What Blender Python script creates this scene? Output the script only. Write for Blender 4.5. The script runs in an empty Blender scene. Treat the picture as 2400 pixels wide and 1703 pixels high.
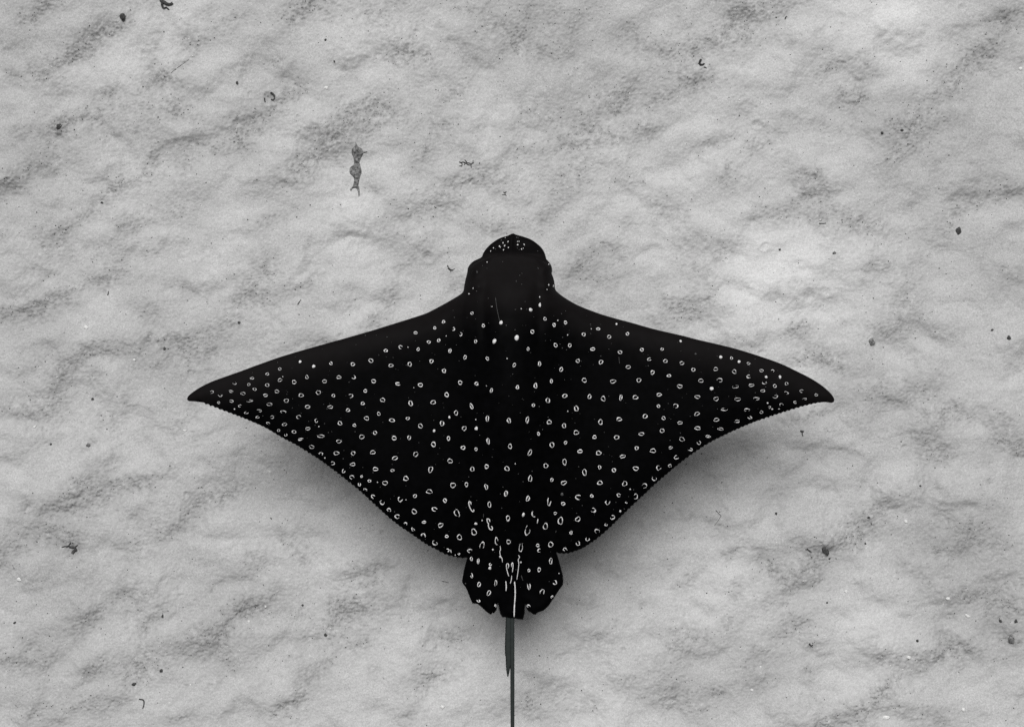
import bpy, math, random
import numpy as np
from mathutils import Vector, Matrix
from mathutils.geometry import delaunay_2d_cdt

random.seed(7)
rng = np.random.default_rng(11)
scene = bpy.context.scene
COL = scene.collection

# ------------------------------------------------------------------ camera
CAM_H = 5.2                       # metres above the sand
SG = 0.00115                      # metres on the sand for one unit of the layout grid (2400 x 1703)
Z0 = 0.32                        # height at which the ray glides
SR = SG * (CAM_H - Z0) / CAM_H    # the same unit on the ray, life size
cam = bpy.data.cameras.new('camera')
cam.sensor_width = 36.0
cam.lens = 36.0 * CAM_H / (2400 * SG)
cam.clip_end = 500
cam_ob = bpy.data.objects.new('camera', cam)
cam_ob.location = (0, 0, CAM_H)
COL.objects.link(cam_ob)
scene.camera = cam_ob

# ------------------------------------------------------------------ light
SUN_EL, SUN_AZ = 64.0, -9.0        # the light falls from beyond the ray's head (+Y)
world = bpy.data.worlds.new('World')
scene.world = world
world.use_nodes = True
wn, wl = world.node_tree.nodes, world.node_tree.links
wn.clear()
sky = wn.new('ShaderNodeTexSky')
sky.sky_type = 'NISHITA'
sky.sun_disc = False
sky.sun_elevation = math.radians(SUN_EL)
sky.sun_rotation = math.radians(SUN_AZ)
bw = wn.new('ShaderNodeRGBToBW')  # monochrome photograph
bg = wn.new('ShaderNodeBackground')
bg.inputs['Strength'].default_value = 0.078
wo = wn.new('ShaderNodeOutputWorld')
wl.new(sky.outputs[0], bw.inputs[0])
wl.new(bw.outputs[0], bg.inputs['Color'])
wl.new(bg.outputs[0], wo.inputs['Surface'])

sun = bpy.data.lights.new('sun', 'SUN')
sun.energy = 3.0
sun.angle = math.radians(36)      # light scattered by the water column: soft shadow edge
sun.color = (1.0, 0.995, 0.985)
sun_ob = bpy.data.objects.new('sun', sun)
th = math.radians(90 - SUN_EL)
sdir = Vector((math.sin(math.radians(SUN_AZ)) * math.sin(th), math.cos(math.radians(SUN_AZ)) * math.sin(th), math.cos(th)))
sun_ob.rotation_euler = sdir.to_track_quat('Z', 'Y').to_euler()
sun_ob.location = (0, 3, 6)
COL.objects.link(sun_ob)

vs = scene.view_settings
vs.view_transform = 'Standard'
vs.look = 'None'
vs.gamma = 1.0
vs.exposure = 0.25
vs.use_curve_mapping = False
scene.render.engine = 'CYCLES'
scene.cycles.use_denoising = False   # keeps the grain of the sand


# ------------------------------------------------------------------ helpers
def tag(o, label=None, cat=None, group=None, kind=None):
    if label: o['label'] = label
    if cat: o['category'] = cat
    if group: o['group'] = group
    if kind: o['kind'] = kind
    return o


def link(name, me, mat=None, parent=None):
    o = bpy.data.objects.new(name, me)
    COL.objects.link(o)
    if mat is not None and me is not None:
        me.materials.append(mat)
    if parent is not None:
        o.parent = parent
    return o


def mesh(name, verts, faces, smooth=True):
    me = bpy.data.meshes.new(name)
    me.from_pydata([tuple(map(float, v)) for v in verts], [], [tuple(map(int, f)) for f in faces])
    me.validate()
    me.update()
    if smooth:
        me.polygons.foreach_set('use_smooth', [True] * len(me.polygons))
    return me


def material(name, col, rough=0.8, spec=0.3):
    m = bpy.data.materials.new(name)
    m.use_nodes = True
    b = m.node_tree.nodes['Principled BSDF']
    b.inputs['Base Color'].default_value = (*col, 1)
    b.inputs['Roughness'].default_value = rough
    b.inputs['Specular IOR Level'].default_value = spec
    return m, m.node_tree.nodes, m.node_tree.links, b


def mottled(name, c0, c1, scale, rough=0.85, spec=0.2, bump=0.3, dist=0.002, detail=4):
    m, n, l, b = material(name, c0, rough, spec)
    tc = n.new('ShaderNodeTexCoord')
    nz = n.new('ShaderNodeTexNoise')
    nz.inputs['Scale'].default_value = scale
    nz.inputs['Detail'].default_value = detail
    nz.inputs['Roughness'].default_value = 0.65
    l.new(tc.outputs['Object'], nz.inputs['Vector'])
    r = n.new('ShaderNodeValToRGB')
    r.color_ramp.elements[0].position = 0.36
    r.color_ramp.elements[1].position = 0.66
    r.color_ramp.elements[0].color = (*c0, 1)
    r.color_ramp.elements[1].color = (*c1, 1)
    l.new(nz.outputs['Fac'], r.inputs['Fac'])
    l.new(r.outputs['Color'], b.inputs['Base Color'])
    if bump:
        bp = n.new('ShaderNodeBump')
        bp.inputs['Strength'].default_value = bump
        bp.inputs['Distance'].default_value = dist
        l.new(nz.outputs['Fac'], bp.inputs['Height'])
        l.new(bp.outputs['Normal'], b.inputs['Normal'])
    return m


_tab = {}


def gnoise(x, y, seed):
    """gradient noise, about -0.7..0.7"""
    if seed not in _tab:
        a = np.random.default_rng(1000 + seed).uniform(0, 2 * np.pi, (256, 256))
        _tab[seed] = (np.cos(a).astype(np.float32), np.sin(a).astype(np.float32))
    gx, gy = _tab[seed]
    xi = np.floor(x).astype(np.int64); yi = np.floor(y).astype(np.int64)
    fx = (x - xi).astype(np.float32); fy = (y - yi).astype(np.float32)
    u = fx * fx * fx * (fx * (fx * 6 - 15) + 10)
    v = fy * fy * fy * (fy * (fy * 6 - 15) + 10)

    def g(ix, iy, dx, dy):
        ix = ix & 255; iy = iy & 255
        return gx[iy, ix] * dx + gy[iy, ix] * dy
    n00 = g(xi, yi, fx, fy); n10 = g(xi + 1, yi, fx - 1, fy)
    n01 = g(xi, yi + 1, fx, fy - 1); n11 = g(xi + 1, yi + 1, fx - 1, fy - 1)
    a = n00 + u * (n10 - n00); b = n01 + u * (n11 - n01)
    return a + v * (b - a)


def fbm(x, y, seed, octv=4, gain=0.5, lac=2.03):
    s = np.zeros_like(x, dtype=np.float32); a = 1.0
    for k in range(octv):
        s += a * gnoise(x + 17.3 * k, y - 9.1 * k, seed + k)
        x = x * lac; y = y * lac; a *= gain
    return s


def smooth(a, b, x):
    t = np.clip((x - a) / (b - a), 0, 1)
    return t * t * (3 - 2 * t)


# ================================================================== the sandy seabed
# Dark patches, grit in the hollows plus slope shade put into the sand colour: each tile is read in its own
# grid (origin, scale); an entry is x, y, length, width, bearing, amount.
PATCH = [
 ((0, 0), 2.859, '''310 40 170 70 10 .7;220 125 110 40 20 .6;700 180 330 80 38 .55;450 380 260 70 35 .7;290 480 90 60 -30 .7
90 490 100 50 -20 .8;300 540 100 30 80 .4;650 270 300 90 35 .45;370 590 100 40 -20 .35;1030 540 60 50 60 .9;1100 510 200 30 30 .6
1230 420 150 40 40 .5;1180 540 150 50 0 .5;1300 260 160 60 10 .5;1030 330 140 40 75 .4;720 620 120 60 30 .55;410 850 60 55 0 1
520 800 300 60 15 .7;330 990 120 120 50 .4;920 740 320 120 20 .45;150 1180 420 110 20 .5;60 1230 200 120 20 .4;1250 770 220 50 -20 .4
1180 740 80 40 40 .5;1030 1050 140 50 55 .6;870 1210 300 90 20 .55;770 1240 60 40 0 .5;560 1440 300 60 35 .4;400 1580 120 70 10 .4
250 1560 180 60 10 .35;20 1590 60 50 0 .7;860 1520 200 60 40 .6;1160 1410 260 90 15 .5;1650 860 260 120 35 .65;1620 940 60 40 0 .9
1920 620 180 90 30 .5;1850 700 180 50 30 .6;1320 960 420 70 -10 .35;1280 1070 140 40 40 .4;1960 110 200 120 40 .55;2080 20 220 60 15 .55
1640 80 150 80 0 .35;1550 180 150 60 10 .3;1340 110 200 80 40 .25;2220 900 260 140 40 .5;2060 1080 300 120 25 .5;1980 1190 240 60 15 .3
1780 1470 160 40 25 .55;1900 1460 200 60 10 .3;1200 1620 120 30 0 .5'''),
 ((800, 0), 2.859, '''200 100 300 120 -30 .45;330 30 150 50 10 .3;430 350 300 90 -15 .55;380 390 120 100 0 .4;580 380 100 30 -60 .3;820 40 260 100 -25 .5
1020 150 160 70 10 .4;650 160 90 40 -20 .5;500 190 120 30 50 .35;1350 130 420 200 -20 .4;1170 270 110 90 45 .7;1360 340 200 60 -20 .45
850 440 200 90 0 .3;1560 200 120 100 60 .3;2000 270 360 120 -35 .35;2150 370 200 100 -35 .3;770 620 180 50 40 .45;130 740 260 90 30 .45
270 680 120 60 -30 .5;330 800 420 130 -5 .4;100 850 260 80 20 .35;680 830 180 100 40 .4;570 1020 140 60 40 .5;1800 670 300 140 20 .5
1880 660 80 50 40 .7;2150 650 200 60 25 .5;1730 880 180 50 -20 .75;1560 900 260 80 15 .4;1590 970 300 40 5 .5;1620 1090 200 120 30 .45
1230 690 60 60 0 .4;1310 770 240 80 5 .4;1380 810 60 20 0 .5;1990 860 140 50 -35 .5;2030 930 100 60 0 .35;840 1220 260 80 15 .6
1050 1110 180 80 10 .4;1190 1020 120 60 0 .35;560 1400 340 160 10 .45;1030 1520 160 70 10 .45;1380 1440 160 60 55 .45;1470 1240 240 140 10 .35
200 1270 90 50 0 .5;2080 1240 260 60 -30 .35;2100 1350 260 60 -20 .3;1900 1480 100 80 0 .3;2250 1440 100 60 -45 .35;430 1580 70 50 0 .3'''),
 ((1600, 0), 2.859, '''640 40 320 80 15 .55;430 90 200 80 20 .65;310 170 160 70 30 .6;250 280 400 110 10 .5;90 330 80 50 0 .6;430 230 80 60 80 .4
70 530 160 120 20 .55;350 530 80 50 0 .3;700 280 160 40 0 .35;890 200 80 30 45 .4;1000 420 70 60 60 .5;940 490 150 60 40 .4
1180 370 200 50 20 .4;1080 670 90 60 -45 .6;1200 660 80 50 45 .75;1180 600 160 40 10 .4;1780 600 420 110 38 .5;1900 430 200 120 40 .5
2010 380 200 100 35 .4;2220 110 180 70 15 .6;2120 250 160 90 30 .45;2270 420 80 40 30 .4;1520 840 240 110 -10 .6;1490 890 80 30 -30 .7
1420 1010 150 100 70 .35;1400 1100 160 80 60 .35;1150 860 200 80 0 .35;960 840 80 60 0 .4;1620 870 200 140 30 .35;1950 1100 180 120 20 .35
2140 1290 180 40 5 .5;1930 1330 200 80 20 .4;1840 1420 80 30 20 .6;1760 1520 160 120 40 .45;910 1270 120 70 0 .65;900 1160 60 50 0 .6
770 1340 180 70 35 .5;640 1450 260 100 10 .45;940 1450 120 60 20 .4;1130 1480 200 80 -30 .4;1240 1500 240 130 -10 .4;290 1170 160 110 -10 .5
150 970 120 50 25 .5;300 930 160 60 10 .35;500 970 80 50 20 .55;600 930 120 50 30 .4;680 790 60 40 0 .3;820 1170 160 50 10 .35'''),
 ((0, 568), 2.859, '''350 100 160 50 0 .35;190 180 80 30 10 .5;310 190 120 50 -10 .4;690 240 200 60 20 .65;820 110 220 70 35 .4;60 480 130 50 15 .85
260 430 320 50 25 .6;400 370 150 50 35 .5;330 480 200 70 10 .35;1080 30 120 30 30 .4;1240 300 220 60 -15 .4;1020 470 120 100 60 .4
1760 170 140 90 50 .55;1690 340 220 110 30 .6;1960 320 220 70 35 .45;2120 230 140 40 35 .4;1430 580 320 90 20 .5;1200 660 140 60 -10 .7
1000 645 80 40 -10 .5;640 720 180 70 20 .5;800 720 240 60 5 .4;1360 740 200 90 20 .5;1090 740 110 40 80 .4;420 850 120 90 20 .75
480 810 140 60 35 .5;200 820 200 40 40 .35;360 960 160 80 30 .35;230 1110 380 120 10 .4;200 1150 120 80 0 .45;920 840 100 60 20 .45
740 1170 160 120 20 .45;840 1050 60 60 0 .35;630 880 40 20 0 .5;1860 720 200 40 0 .35;2120 640 120 80 0 .3;1400 840 100 40 0 .35
1280 1150 160 100 30 .35;1200 1240 60 50 20 .4;590 1340 90 50 20 .6;400 1320 160 40 15 .4;60 1440 140 40 20 .4;590 1550 120 60 30 .45
500 1580 200 60 20 .35;1100 1530 280 70 20 .35;860 1600 140 30 10 .4;1400 1280 90 40 40 .3'''),
 ((1600, 568), 2.859, '''260 90 160 70 30 .4;70 210 160 110 0 .35;90 450 240 120 10 .45;60 500 60 40 0 .5;190 360 50 20 80 .5;1020 130 140 50 60 .3
800 570 130 80 60 .5;750 590 100 40 40 .5;920 740 120 60 -20 .5;960 820 200 50 -20 .65;1050 850 60 40 -60 .4;800 790 260 50 10 .35
1480 370 90 60 20 .45;1420 510 260 120 0 .45;1330 200 160 120 -30 .3;1550 200 160 160 60 .3;1350 600 220 40 -10 .35;2230 240 120 60 -30 .45
2270 160 60 30 0 .4;1260 1010 120 80 10 .5;1380 1040 180 70 -10 .5;1700 900 220 100 20 .3;1740 1180 120 80 20 .55;1830 1120 200 60 -20 .4
1560 1110 260 80 -20 .3;1620 1300 160 110 -40 .45;1680 1420 160 90 -20 .45;1780 1400 110 40 100 .6;2180 1200 160 60 -30 .4;2230 1350 200 90 -20 .6
2150 1330 100 30 40 .5;1160 1410 80 60 0 .4;1290 1250 80 70 0 .3;820 1160 220 60 15 .45;760 1190 80 30 10 .5;930 1120 50 20 0 .4
1620 1590 80 60 0 .35;2040 1600 80 40 0 .4;470 670 80 40 0 .35'''),
 ((0, 1135), 2.859, '''830 10 260 40 5 .4;190 120 90 40 45 .6;300 185 50 30 30 .7;430 150 260 50 40 .55;640 170 160 60 40 .5;640 60 300 80 20 .4
330 340 400 90 15 .35;440 370 120 80 40 .6;490 430 60 70 30 .8;60 440 200 100 25 .4;20 550 120 60 20 .4;1380 110 280 110 25 .55
1560 40 260 60 20 .5;1070 310 180 90 10 .5;1220 270 240 50 30 .35;870 210 120 40 -30 .4;850 400 200 50 0 .3;960 470 160 60 -10 .35
1990 330 200 120 20 .35;1890 350 60 60 0 .4;2000 470 100 60 -30 .4;1710 500 140 90 40 .45;1700 600 120 100 40 .35;1440 670 100 40 45 .5
1100 670 160 60 40 .4;830 700 180 70 15 .45;940 750 80 50 0 .4;620 870 280 80 35 .5;570 890 100 60 20 .5;1630 850 80 50 20 .85
1740 790 240 60 25 .55;1500 930 220 90 30 .5;1440 970 120 100 0 .5;1400 1060 300 120 10 .5;1440 1130 200 60 -30 .55;1500 1180 60 40 0 .6
2270 870 120 80 80 .7;2260 800 100 60 0 .45;2120 1000 240 110 20 .45;1040 890 160 40 55 .5;960 980 50 30 30 .6;1080 1060 200 50 5 .45
220 1085 100 50 -20 .55;330 1170 220 60 25 .45;90 1190 260 70 -15 .5;40 1160 120 40 -5 .4;900 1240 180 120 10 .6;950 1160 120 50 20 .45
690 1210 160 50 10 .4;610 1260 100 50 0 .6;580 1300 80 30 80 .4;1100 1220 120 50 40 .45;1270 1360 220 40 30 .4;660 1440 220 60 15 .5
260 1380 220 40 80 .35;210 1550 80 40 70 .5;400 1570 260 50 25 .55;1180 1570 180 40 5 .45;1330 1530 100 40 0 .3;2060 1320 400 90 48 .5
1940 1500 180 90 20 .45;1560 1480 200 40 55 .4;1720 1330 100 60 60 .35;1850 660 60 60 0 .4;2190 1160 80 30 40 .5;100 1460 60 40 90 .35'''),
 ((800, 1135), 2.859, '''200 630 180 110 20 .55;280 550 60 30 -20 .5;120 550 160 60 20 .35;20 860 80 90 0 .75;100 820 120 60 40 .45;770 1000 240 80 15 .5
700 1030 120 40 0 .4;140 1060 90 70 60 .5;590 1300 220 80 10 .5;640 1270 120 50 -20 .4;760 1210 80 60 0 .3;480 1500 260 60 55 .35
1590 790 140 60 -10 .45;1800 960 300 50 40 .35;1720 1040 200 80 10 .35;2030 790 120 40 20 .3;1250 1420 100 40 20 .4;1250 1510 120 40 -10 .55
1620 1500 220 70 20 .5;2180 1110 160 40 20 .4;2200 1430 200 120 -20 .45;1900 1310 300 60 20 .35;1760 550 160 80 -20 .3;2240 980 90 60 80 .3'''),
 ((1600, 1135), 2.859, '''700 60 120 80 0 .4;200 230 140 40 -20 .4;340 430 160 40 40 .5;1380 90 130 40 45 .5;1280 160 260 50 20 .5;1240 240 60 60 0 .55
1100 310 220 100 20 .5;1060 390 300 60 10 .6;1180 380 90 60 30 .5;960 410 60 40 0 .6;870 520 180 120 20 .45;800 630 180 110 20 .55
620 580 200 100 -35 .5;600 545 50 40 -45 .6;60 610 140 30 40 .4;380 660 80 50 30 .4;350 740 60 60 0 .35;1980 370 360 120 -5 .55
1900 260 260 200 -45 .35;1720 440 130 50 5 .45;2100 400 80 40 0 .4;1470 520 80 50 -20 .4;1590 590 140 60 -30 .35;2000 780 420 120 -15 .55
2200 680 200 80 20 .35;2170 780 240 90 -20 .4;770 940 180 110 10 .5;740 880 60 30 0 .4;310 920 90 50 0 .55;90 1020 220 80 -10 .5
20 1130 80 30 0 .4;650 1060 160 40 35 .35;550 1160 200 100 10 .4;860 1070 40 30 0 .6;1330 1150 200 100 -30 .55;1700 1180 200 60 15 .55
1750 1130 200 40 20 .5;1800 1040 140 60 -20 .4;1960 1100 240 60 -10 .4;1880 1190 80 60 60 .4;2210 1030 90 80 -60 .8;1580 1140 140 40 10 .4
1310 1410 220 80 35 .6;1370 1350 90 40 50 .5;1030 1590 360 90 20 .6;940 1580 140 50 10 .5;1720 1560 120 60 -20 .5;1690 1520 100 90 -60 .35
240 1420 90 40 0 .5;60 1400 200 100 0 .35;850 1230 50 30 20 .6;480 1320 180 120 0 .3;1430 1500 120 60 -20 .3'''),
 ((780, 560), 6.732, '''1380 150 200 120 30 .5;1000 480 340 180 55 .4;900 900 280 200 0 .4;620 1300 240 180 20 .55;1960 770 200 180 0 .4;250 1000 160 140 0 .3'''),
 ((1290, 560), 6.732, '''900 110 320 140 0 .45;500 480 440 240 0 .5;420 440 70 70 0 .7;1000 700 320 240 0 .3;520 960 220 140 0 .35
1900 1050 320 70 -45 .45;1650 1240 200 180 0 .45;2150 1050 220 180 0 .35'''),
]


def GX(px): return (px - 1200.0) * SG
def GY(py): return (851.5 - py) * SG


STEP = 0.0026
NX, NY = 1130, 820                # fine core under and around the frame
cx = (np.arange(NX) - (NX - 1) / 2) * STEP
cy = (np.arange(NY) - (NY - 1) / 2) * STEP
ext = [STEP]
while sum(ext) < 70:
    ext.append(ext[-1] * 1.22)
ext = np.cumsum(ext)
gx = np.concatenate([cx[0] - ext[::-1], cx, cx[-1] + ext])
gy = np.concatenate([cy[0] - ext[::-1], cy, cy[-1] + ext])
X, Y = np.meshgrid(gx, gy)
PX = (X / SG + 1200.0).astype(np.float32)      # layout units
PY = (851.5 - Y / SG).astype(np.float32)
ne = len(ext)

dimple = []
_dr = np.random.default_rng(55)
for _ in range(90):
    dimple.append((_dr.uniform(0, 2400), _dr.uniform(0, 1703), _dr.uniform(5, 15), _dr.uniform(0.0012, 0.0034), _dr.uniform(0, 3.14), _dr.uniform(0.5, 1)))
far = smooth(1.4, 4.0, np.maximum(np.abs(X), np.abs(Y)))  # relief fades out of the fine core
wx = PX + 16 * fbm(PX / 75, PY / 75, 3, 3) + 7 * fbm(PX / 19, PY / 19, 6, 2)
wy = PY + 16 * fbm(PX / 75, PY / 75, 13, 3) + 7 * fbm(PX / 19, PY / 19, 16, 2)
grit_shade = np.zeros_like(PX)
hollow = np.zeros_like(PX)
for (ox, oy), f, txt in PATCH:
    for e in txt.replace('\n', ';').split(';'):
        if not e.strip():
            continue
        x, y, L, W, a, s = map(float, e.split())
        x = ox + x / f; y = oy + y / f; L = L / f * 0.74 + 4; W = W / f * 0.78 + 5
        R = 2.6 * max(L, W) + 24
        c0 = np.searchsorted(gx, GX(x - R)); c1 = np.searchsorted(gx, GX(x + R))
        r0 = np.searchsorted(gy, GY(y + R)); r1 = np.searchsorted(gy, GY(y - R))
        sl = (slice(r0, r1), slice(c0, c1))
        ca, sa = math.cos(math.radians(a)), math.sin(math.radians(a))
        dx = wx[sl] - x; dy = -(wy[sl] - y)
        q = ((dx * ca + dy * sa) / L) ** 2 + ((-dx * sa + dy * ca) / W) ** 2
        m = 0.62 * s * np.exp(-0.55 * q) + 0.42 * s * np.exp(-2.2 * q)
        grit_shade[sl] = 1 - (1 - grit_shade[sl]) * (1 - np.minimum(m, 0.97))
        # the lee side of a small hump: drops towards the viewer's bottom edge, then levels out
        u_ = (dx * ca + dy * sa) / (1.15 * L); v_ = (-dx * sa + dy * ca) / (0.85 * W)
        if ca < 0: v_ = -v_
        hollow[sl] += s * min(W, 26) / 26 * v_ * np.exp(-0.62 * v_ * v_ - 1.0 * u_ * u_)
# the little burrow rim upper left
q = np.hypot(PX - 631, PY - 231)
grit_shade = np.maximum(grit_shade, 0.95 * np.exp(-((q - 13) / 4.5) ** 2) * (0.5 + 0.9 * fbm(PX / 9, PY / 9, 40, 2)))
hollow += -0.7 * np.exp(-(q / 9) ** 2) + 0.4 * np.exp(-((q - 18) / 6) ** 2)
# streaky general film of grit, running lower left to upper right
d1 = (PX * 0.80 - PY * 0.60); d2 = (PX * 0.60 + PY * 0.80)
film = 0.35 * fbm(d1 / 130, d2 / 80, 60, 5, 0.62) + 0.6 * fbm(wx / 95, wy / 80, 65, 5, 0.65)
grit_shade = 1 - (1 - grit_shade) * (1 - 0.35 * smooth(-0.05, 0.75, film))
grit_shade *= np.clip(0.85 + 0.95 * fbm(PX / 15, PY / 15, 70, 4, 0.85), 0, 1.8)
grit_shade = np.clip(grit_shade, 0, 1)

def billow(x, y, seed):
    n = gnoise(x, y, seed)
    return np.sqrt(n * n + 0.006)


H = 0.028 * fbm(wx / 270, wy / 220, 25, 3, 0.5) + 0.006 * fbm(d1 / 260, d2 / 140, 20, 2, 0.45)
H += 0.034 * billow(wx / 150, wy / 120, 26)            # pillowy humps with creases between them
H += 0.010 * billow(wx / 74 + 9, wy / 62, 27) * smooth(-0.3, 0.35, fbm(PX / 260, PY / 260, 28, 2))
H += 0.0030 * billow(PX / 30, PY / 27, 29) * (0.35 + 0.9 * grit_shade) * smooth(-0.3, 0.3, fbm(PX / 150, PY / 150, 36, 2))
H += 0.0016 * fbm(PX / 26, PY / 24, 34, 3, 0.6) * (0.4 + 1.2 * grit_shade)
H += 0.0085 * hollow
for x, y, r, dp, a, el in dimple:                       # small pits left by burrowers
    R = 3.2 * r
    c0 = np.searchsorted(gx, GX(x - R)); c1 = np.searchsorted(gx, GX(x + R))
    r0 = np.searchsorted(gy, GY(y + R)); r1 = np.searchsorted(gy, GY(y - R))
    sl = (slice(r0, r1), slice(c0, c1))
    dx = PX[sl] - x + 0.35 * (wx[sl] - PX[sl]); dy = PY[sl] - y + 0.35 * (wy[sl] - PY[sl])
    q = np.hypot((dx * math.cos(a) + dy * math.sin(a)) / r, (-dx * math.sin(a) + dy * math.cos(a)) / (r * el))
    H[sl] += dp * (-np.exp(-q ** 3) + 0.5 * np.exp(-((q - 1.45) / 0.4) ** 2))
g1 = 0.8 * gnoise(PX / 6.6, PY / 6.6, 80) + gnoise(PX / 4.3 + 5, PY / 4.3, 81)
H += (0.0009 + 0.0050 * grit_shade) * g1 * (1 - far)
salt = np.random.default_rng(77).normal(0, 1, PX.shape).astype(np.float32)
H += (0.00018 + 0.00075 * grit_shade) * np.clip(salt, -2, 2) * (1 - far)      # single grains
# ripples combed into the sand by the swell, lower right
rip = np.sin((PX * 0.42 + PY * 0.91) / 3.2 + 3 * fbm(PX / 60, PY / 60, 90, 2))
H += 0.0004 * rip * np.exp(-((PX - 2290) / 150) ** 2 - ((PY - 1330) / 190) ** 2) * (1 - far)
H = H * (1 - 0.6 * far)
H = H - H[ne:-ne, ne:-ne].mean()


def sand_z(x, y):
    """height of the sand at a world position in the core"""
    fx = (x - cx[0]) / STEP; fy = (y - cy[0]) / STEP
    i = int(min(max(fx, 0), NX - 2)); j = int(min(max(fy, 0), NY - 2))
    u, v = fx - i, fy - j
    h = H[ne + j:ne + j + 2, ne + i:ne + i + 2]
    return float(h[0, 0] * (1 - u) * (1 - v) + h[0, 1] * u * (1 - v) + h[1, 0] * (1 - u) * v + h[1, 1] * u * v)


def coarse_at(x, y):
    i = int((x - cx[0]) / STEP); j = int((y - cy[0]) / STEP)
    return float(grit_shade[ne + min(max(j, 0), NY - 1), ne + min(max(i, 0), NX - 1)])


ny, nx = X.shape
co = np.stack([X, Y, H], -1).astype(np.float32).reshape(-1, 3)
idx = np.arange(nx * ny).reshape(ny, nx)
quads = np.stack([idx[:-1, :-1], idx[:-1, 1:], idx[1:, 1:], idx[1:, :-1]], -1).reshape(-1, 4)
me = bpy.data.meshes.new('seabed')
me.vertices.add(len(co)); me.vertices.foreach_set('co', co.ravel())
me.loops.add(quads.size); me.loops.foreach_set('vertex_index', quads.ravel().astype(np.int32))
me.polygons.add(len(quads))
me.polygons.foreach_set('loop_start', np.arange(0, quads.size, 4, dtype=np.int32))
me.polygons.foreach_set('use_smooth', np.ones(len(quads), dtype=bool))
me.update(calc_edges=True)
at = me.attributes.new('grit', 'FLOAT', 'POINT')
at.data.foreach_set('value', grit_shade.astype(np.float32).ravel())
# drifts of finer, paler sand
fine = np.zeros_like(PX)
for x, y, r, k in ((1830, 650, 190, 1.5), (1870, 860, 60, 1.0), (2070, 60, 160, 1.2), (930, 110, 150, .8), (850, 470, 140, .6), (1480, 470, 190, .6), (690, 300, 90, .6), (1180, 400, 150, .5),
                   (330, 100, 120, .5), (300, 430, 110, .6), (1650, 330, 130, .6), (1690, 1380, 130, .8), (1060, 1600, 150, .6), (690, 1350, 120, .5), (2010, 1500, 150, .5),
                   (1880, 850, 70, .8), (880, 720, 100, .5), (1400, 1620, 160, .5), (560, 640, 120, .4), (250, 950, 110, .4)):
    fine = np.maximum(fine, k * np.exp(-((wx - x) ** 2 + (1.3 * (wy - y)) ** 2) / r ** 2))
silt = np.zeros_like(PX)                 # duller, siltier ground
for x, y, r, k in ((30, 380, 190, .6), (60, 760, 170, .5), (90, 1330, 200, .7), (120, 1560, 180, .6), (420, 820, 170, .5), (2330, 640, 160, .6), (2280, 330, 180, .7),
                   (2270, 1290, 190, .8), (2330, 1450, 150, .7), (2090, 250, 130, .5), (1330, 90, 200, .6), (1130, 60, 130, .5), (80, 60, 170, .6), (1390, 620, 120, .5),
                   (2050, 980, 170, .5), (520, 1420, 190, .5), (1850, 1340, 130, .4), (560, 300, 150, .4), (1000, 300, 130, .3), (1720, 1620, 160, .3), (2330, 40, 120, .6), (640, 60, 120, .4)):
    silt = np.maximum(silt, k * np.exp(-((wx - x) ** 2 + (wy - y) ** 2) / r ** 2))
fa = me.attributes.new('fine', 'FLOAT', 'POINT')
fa.data.foreach_set('value', ((fine - silt) * (1 - 0.5 * grit_shade)).astype(np.float32).ravel())

sm, sn, slk, sb = material('sand', (0.4, 0.4, 0.4), 0.95, 0.12)
tc = sn.new('ShaderNodeTexCoord')
att = sn.new('ShaderNodeAttribute'); att.attribute_name = 'grit'
att2 = sn.new('ShaderNodeAttribute'); att2.attribute_name = 'fine'


def noise_node(scale, detail=3, rough=0.6):
    n = sn.new('ShaderNodeTexNoise')
    n.inputs['Scale'].default_value = scale
    n.inputs['Detail'].default_value = detail
    n.inputs['Roughness'].default_value = rough
    slk.new(tc.outputs['Object'], n.inputs['Vector'])
    return n


def math_node(op, a, b=None, c=None, clamp=False):
    n = sn.new('ShaderNodeMath'); n.operation = op; n.use_clamp = clamp
    for k, v in enumerate((a, b, c)):
        if v is None: continue
        if isinstance(v, (int, float)): n.inputs[k].default_value = v
        else: slk.new(v, n.inputs[k])
    return n.outputs[0]


grain = noise_node(230, 2, 0.8).outputs['Fac']
grain2 = noise_node(130, 3, 0.7).outputs['Fac']
broad = noise_node(5.5, 4, 0.55).outputs['Fac']
grit = att.outputs['Fac']
# darkening at a point: dark grains and painted slope shade, sharpened by the grain pattern
dark = math_node('MULTIPLY', grit, math_node('MULTIPLY_ADD', grain, 5.2, -1.9, True))
dark2 = math_node('MULTIPLY', grit, math_node('MULTIPLY_ADD', grain2, 2.4, -0.7, True))
mix = math_node('MULTIPLY_ADD', dark, 0.95, math_node('MULTIPLY', dark2, 0.35), True)
val = math_node('ADD', math_node('MULTIPLY_ADD', broad, 0.13, 0.34), math_node('MULTIPLY', att2.outputs['Fac'], 0.085))
val = math_node('ADD', val, math_node('MULTIPLY_ADD', grain, 0.40, -0.20))
val = math_node('MULTIPLY', val, math_node('MULTIPLY_ADD', mix, -0.5, 1.0))
comb = sn.new('ShaderNodeCombineColor')
for k in range(3):
    slk.new(val, comb.inputs[k])
slk.new(comb.outputs[0], sb.inputs['Base Color'])
bp = sn.new('ShaderNodeBump')
bp.inputs['Strength'].default_value = 0.5
bp.inputs['Distance'].default_value = 0.0012
slk.new(grain, bp.inputs['Height'])
slk.new(bp.outputs['Normal'], sb.inputs['Normal'])
seabed = link('seabed', me, sm)
tag(seabed, 'pale grey sandy seabed with patches of dark grit and painted shade', 'seabed', kind='structure')

# ================================================================== the eagle ray
CXR = 1198.0


def RX(px): return (px - 1200.0) * SR
def RY(py): return (851.5 - py) * SR


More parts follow.
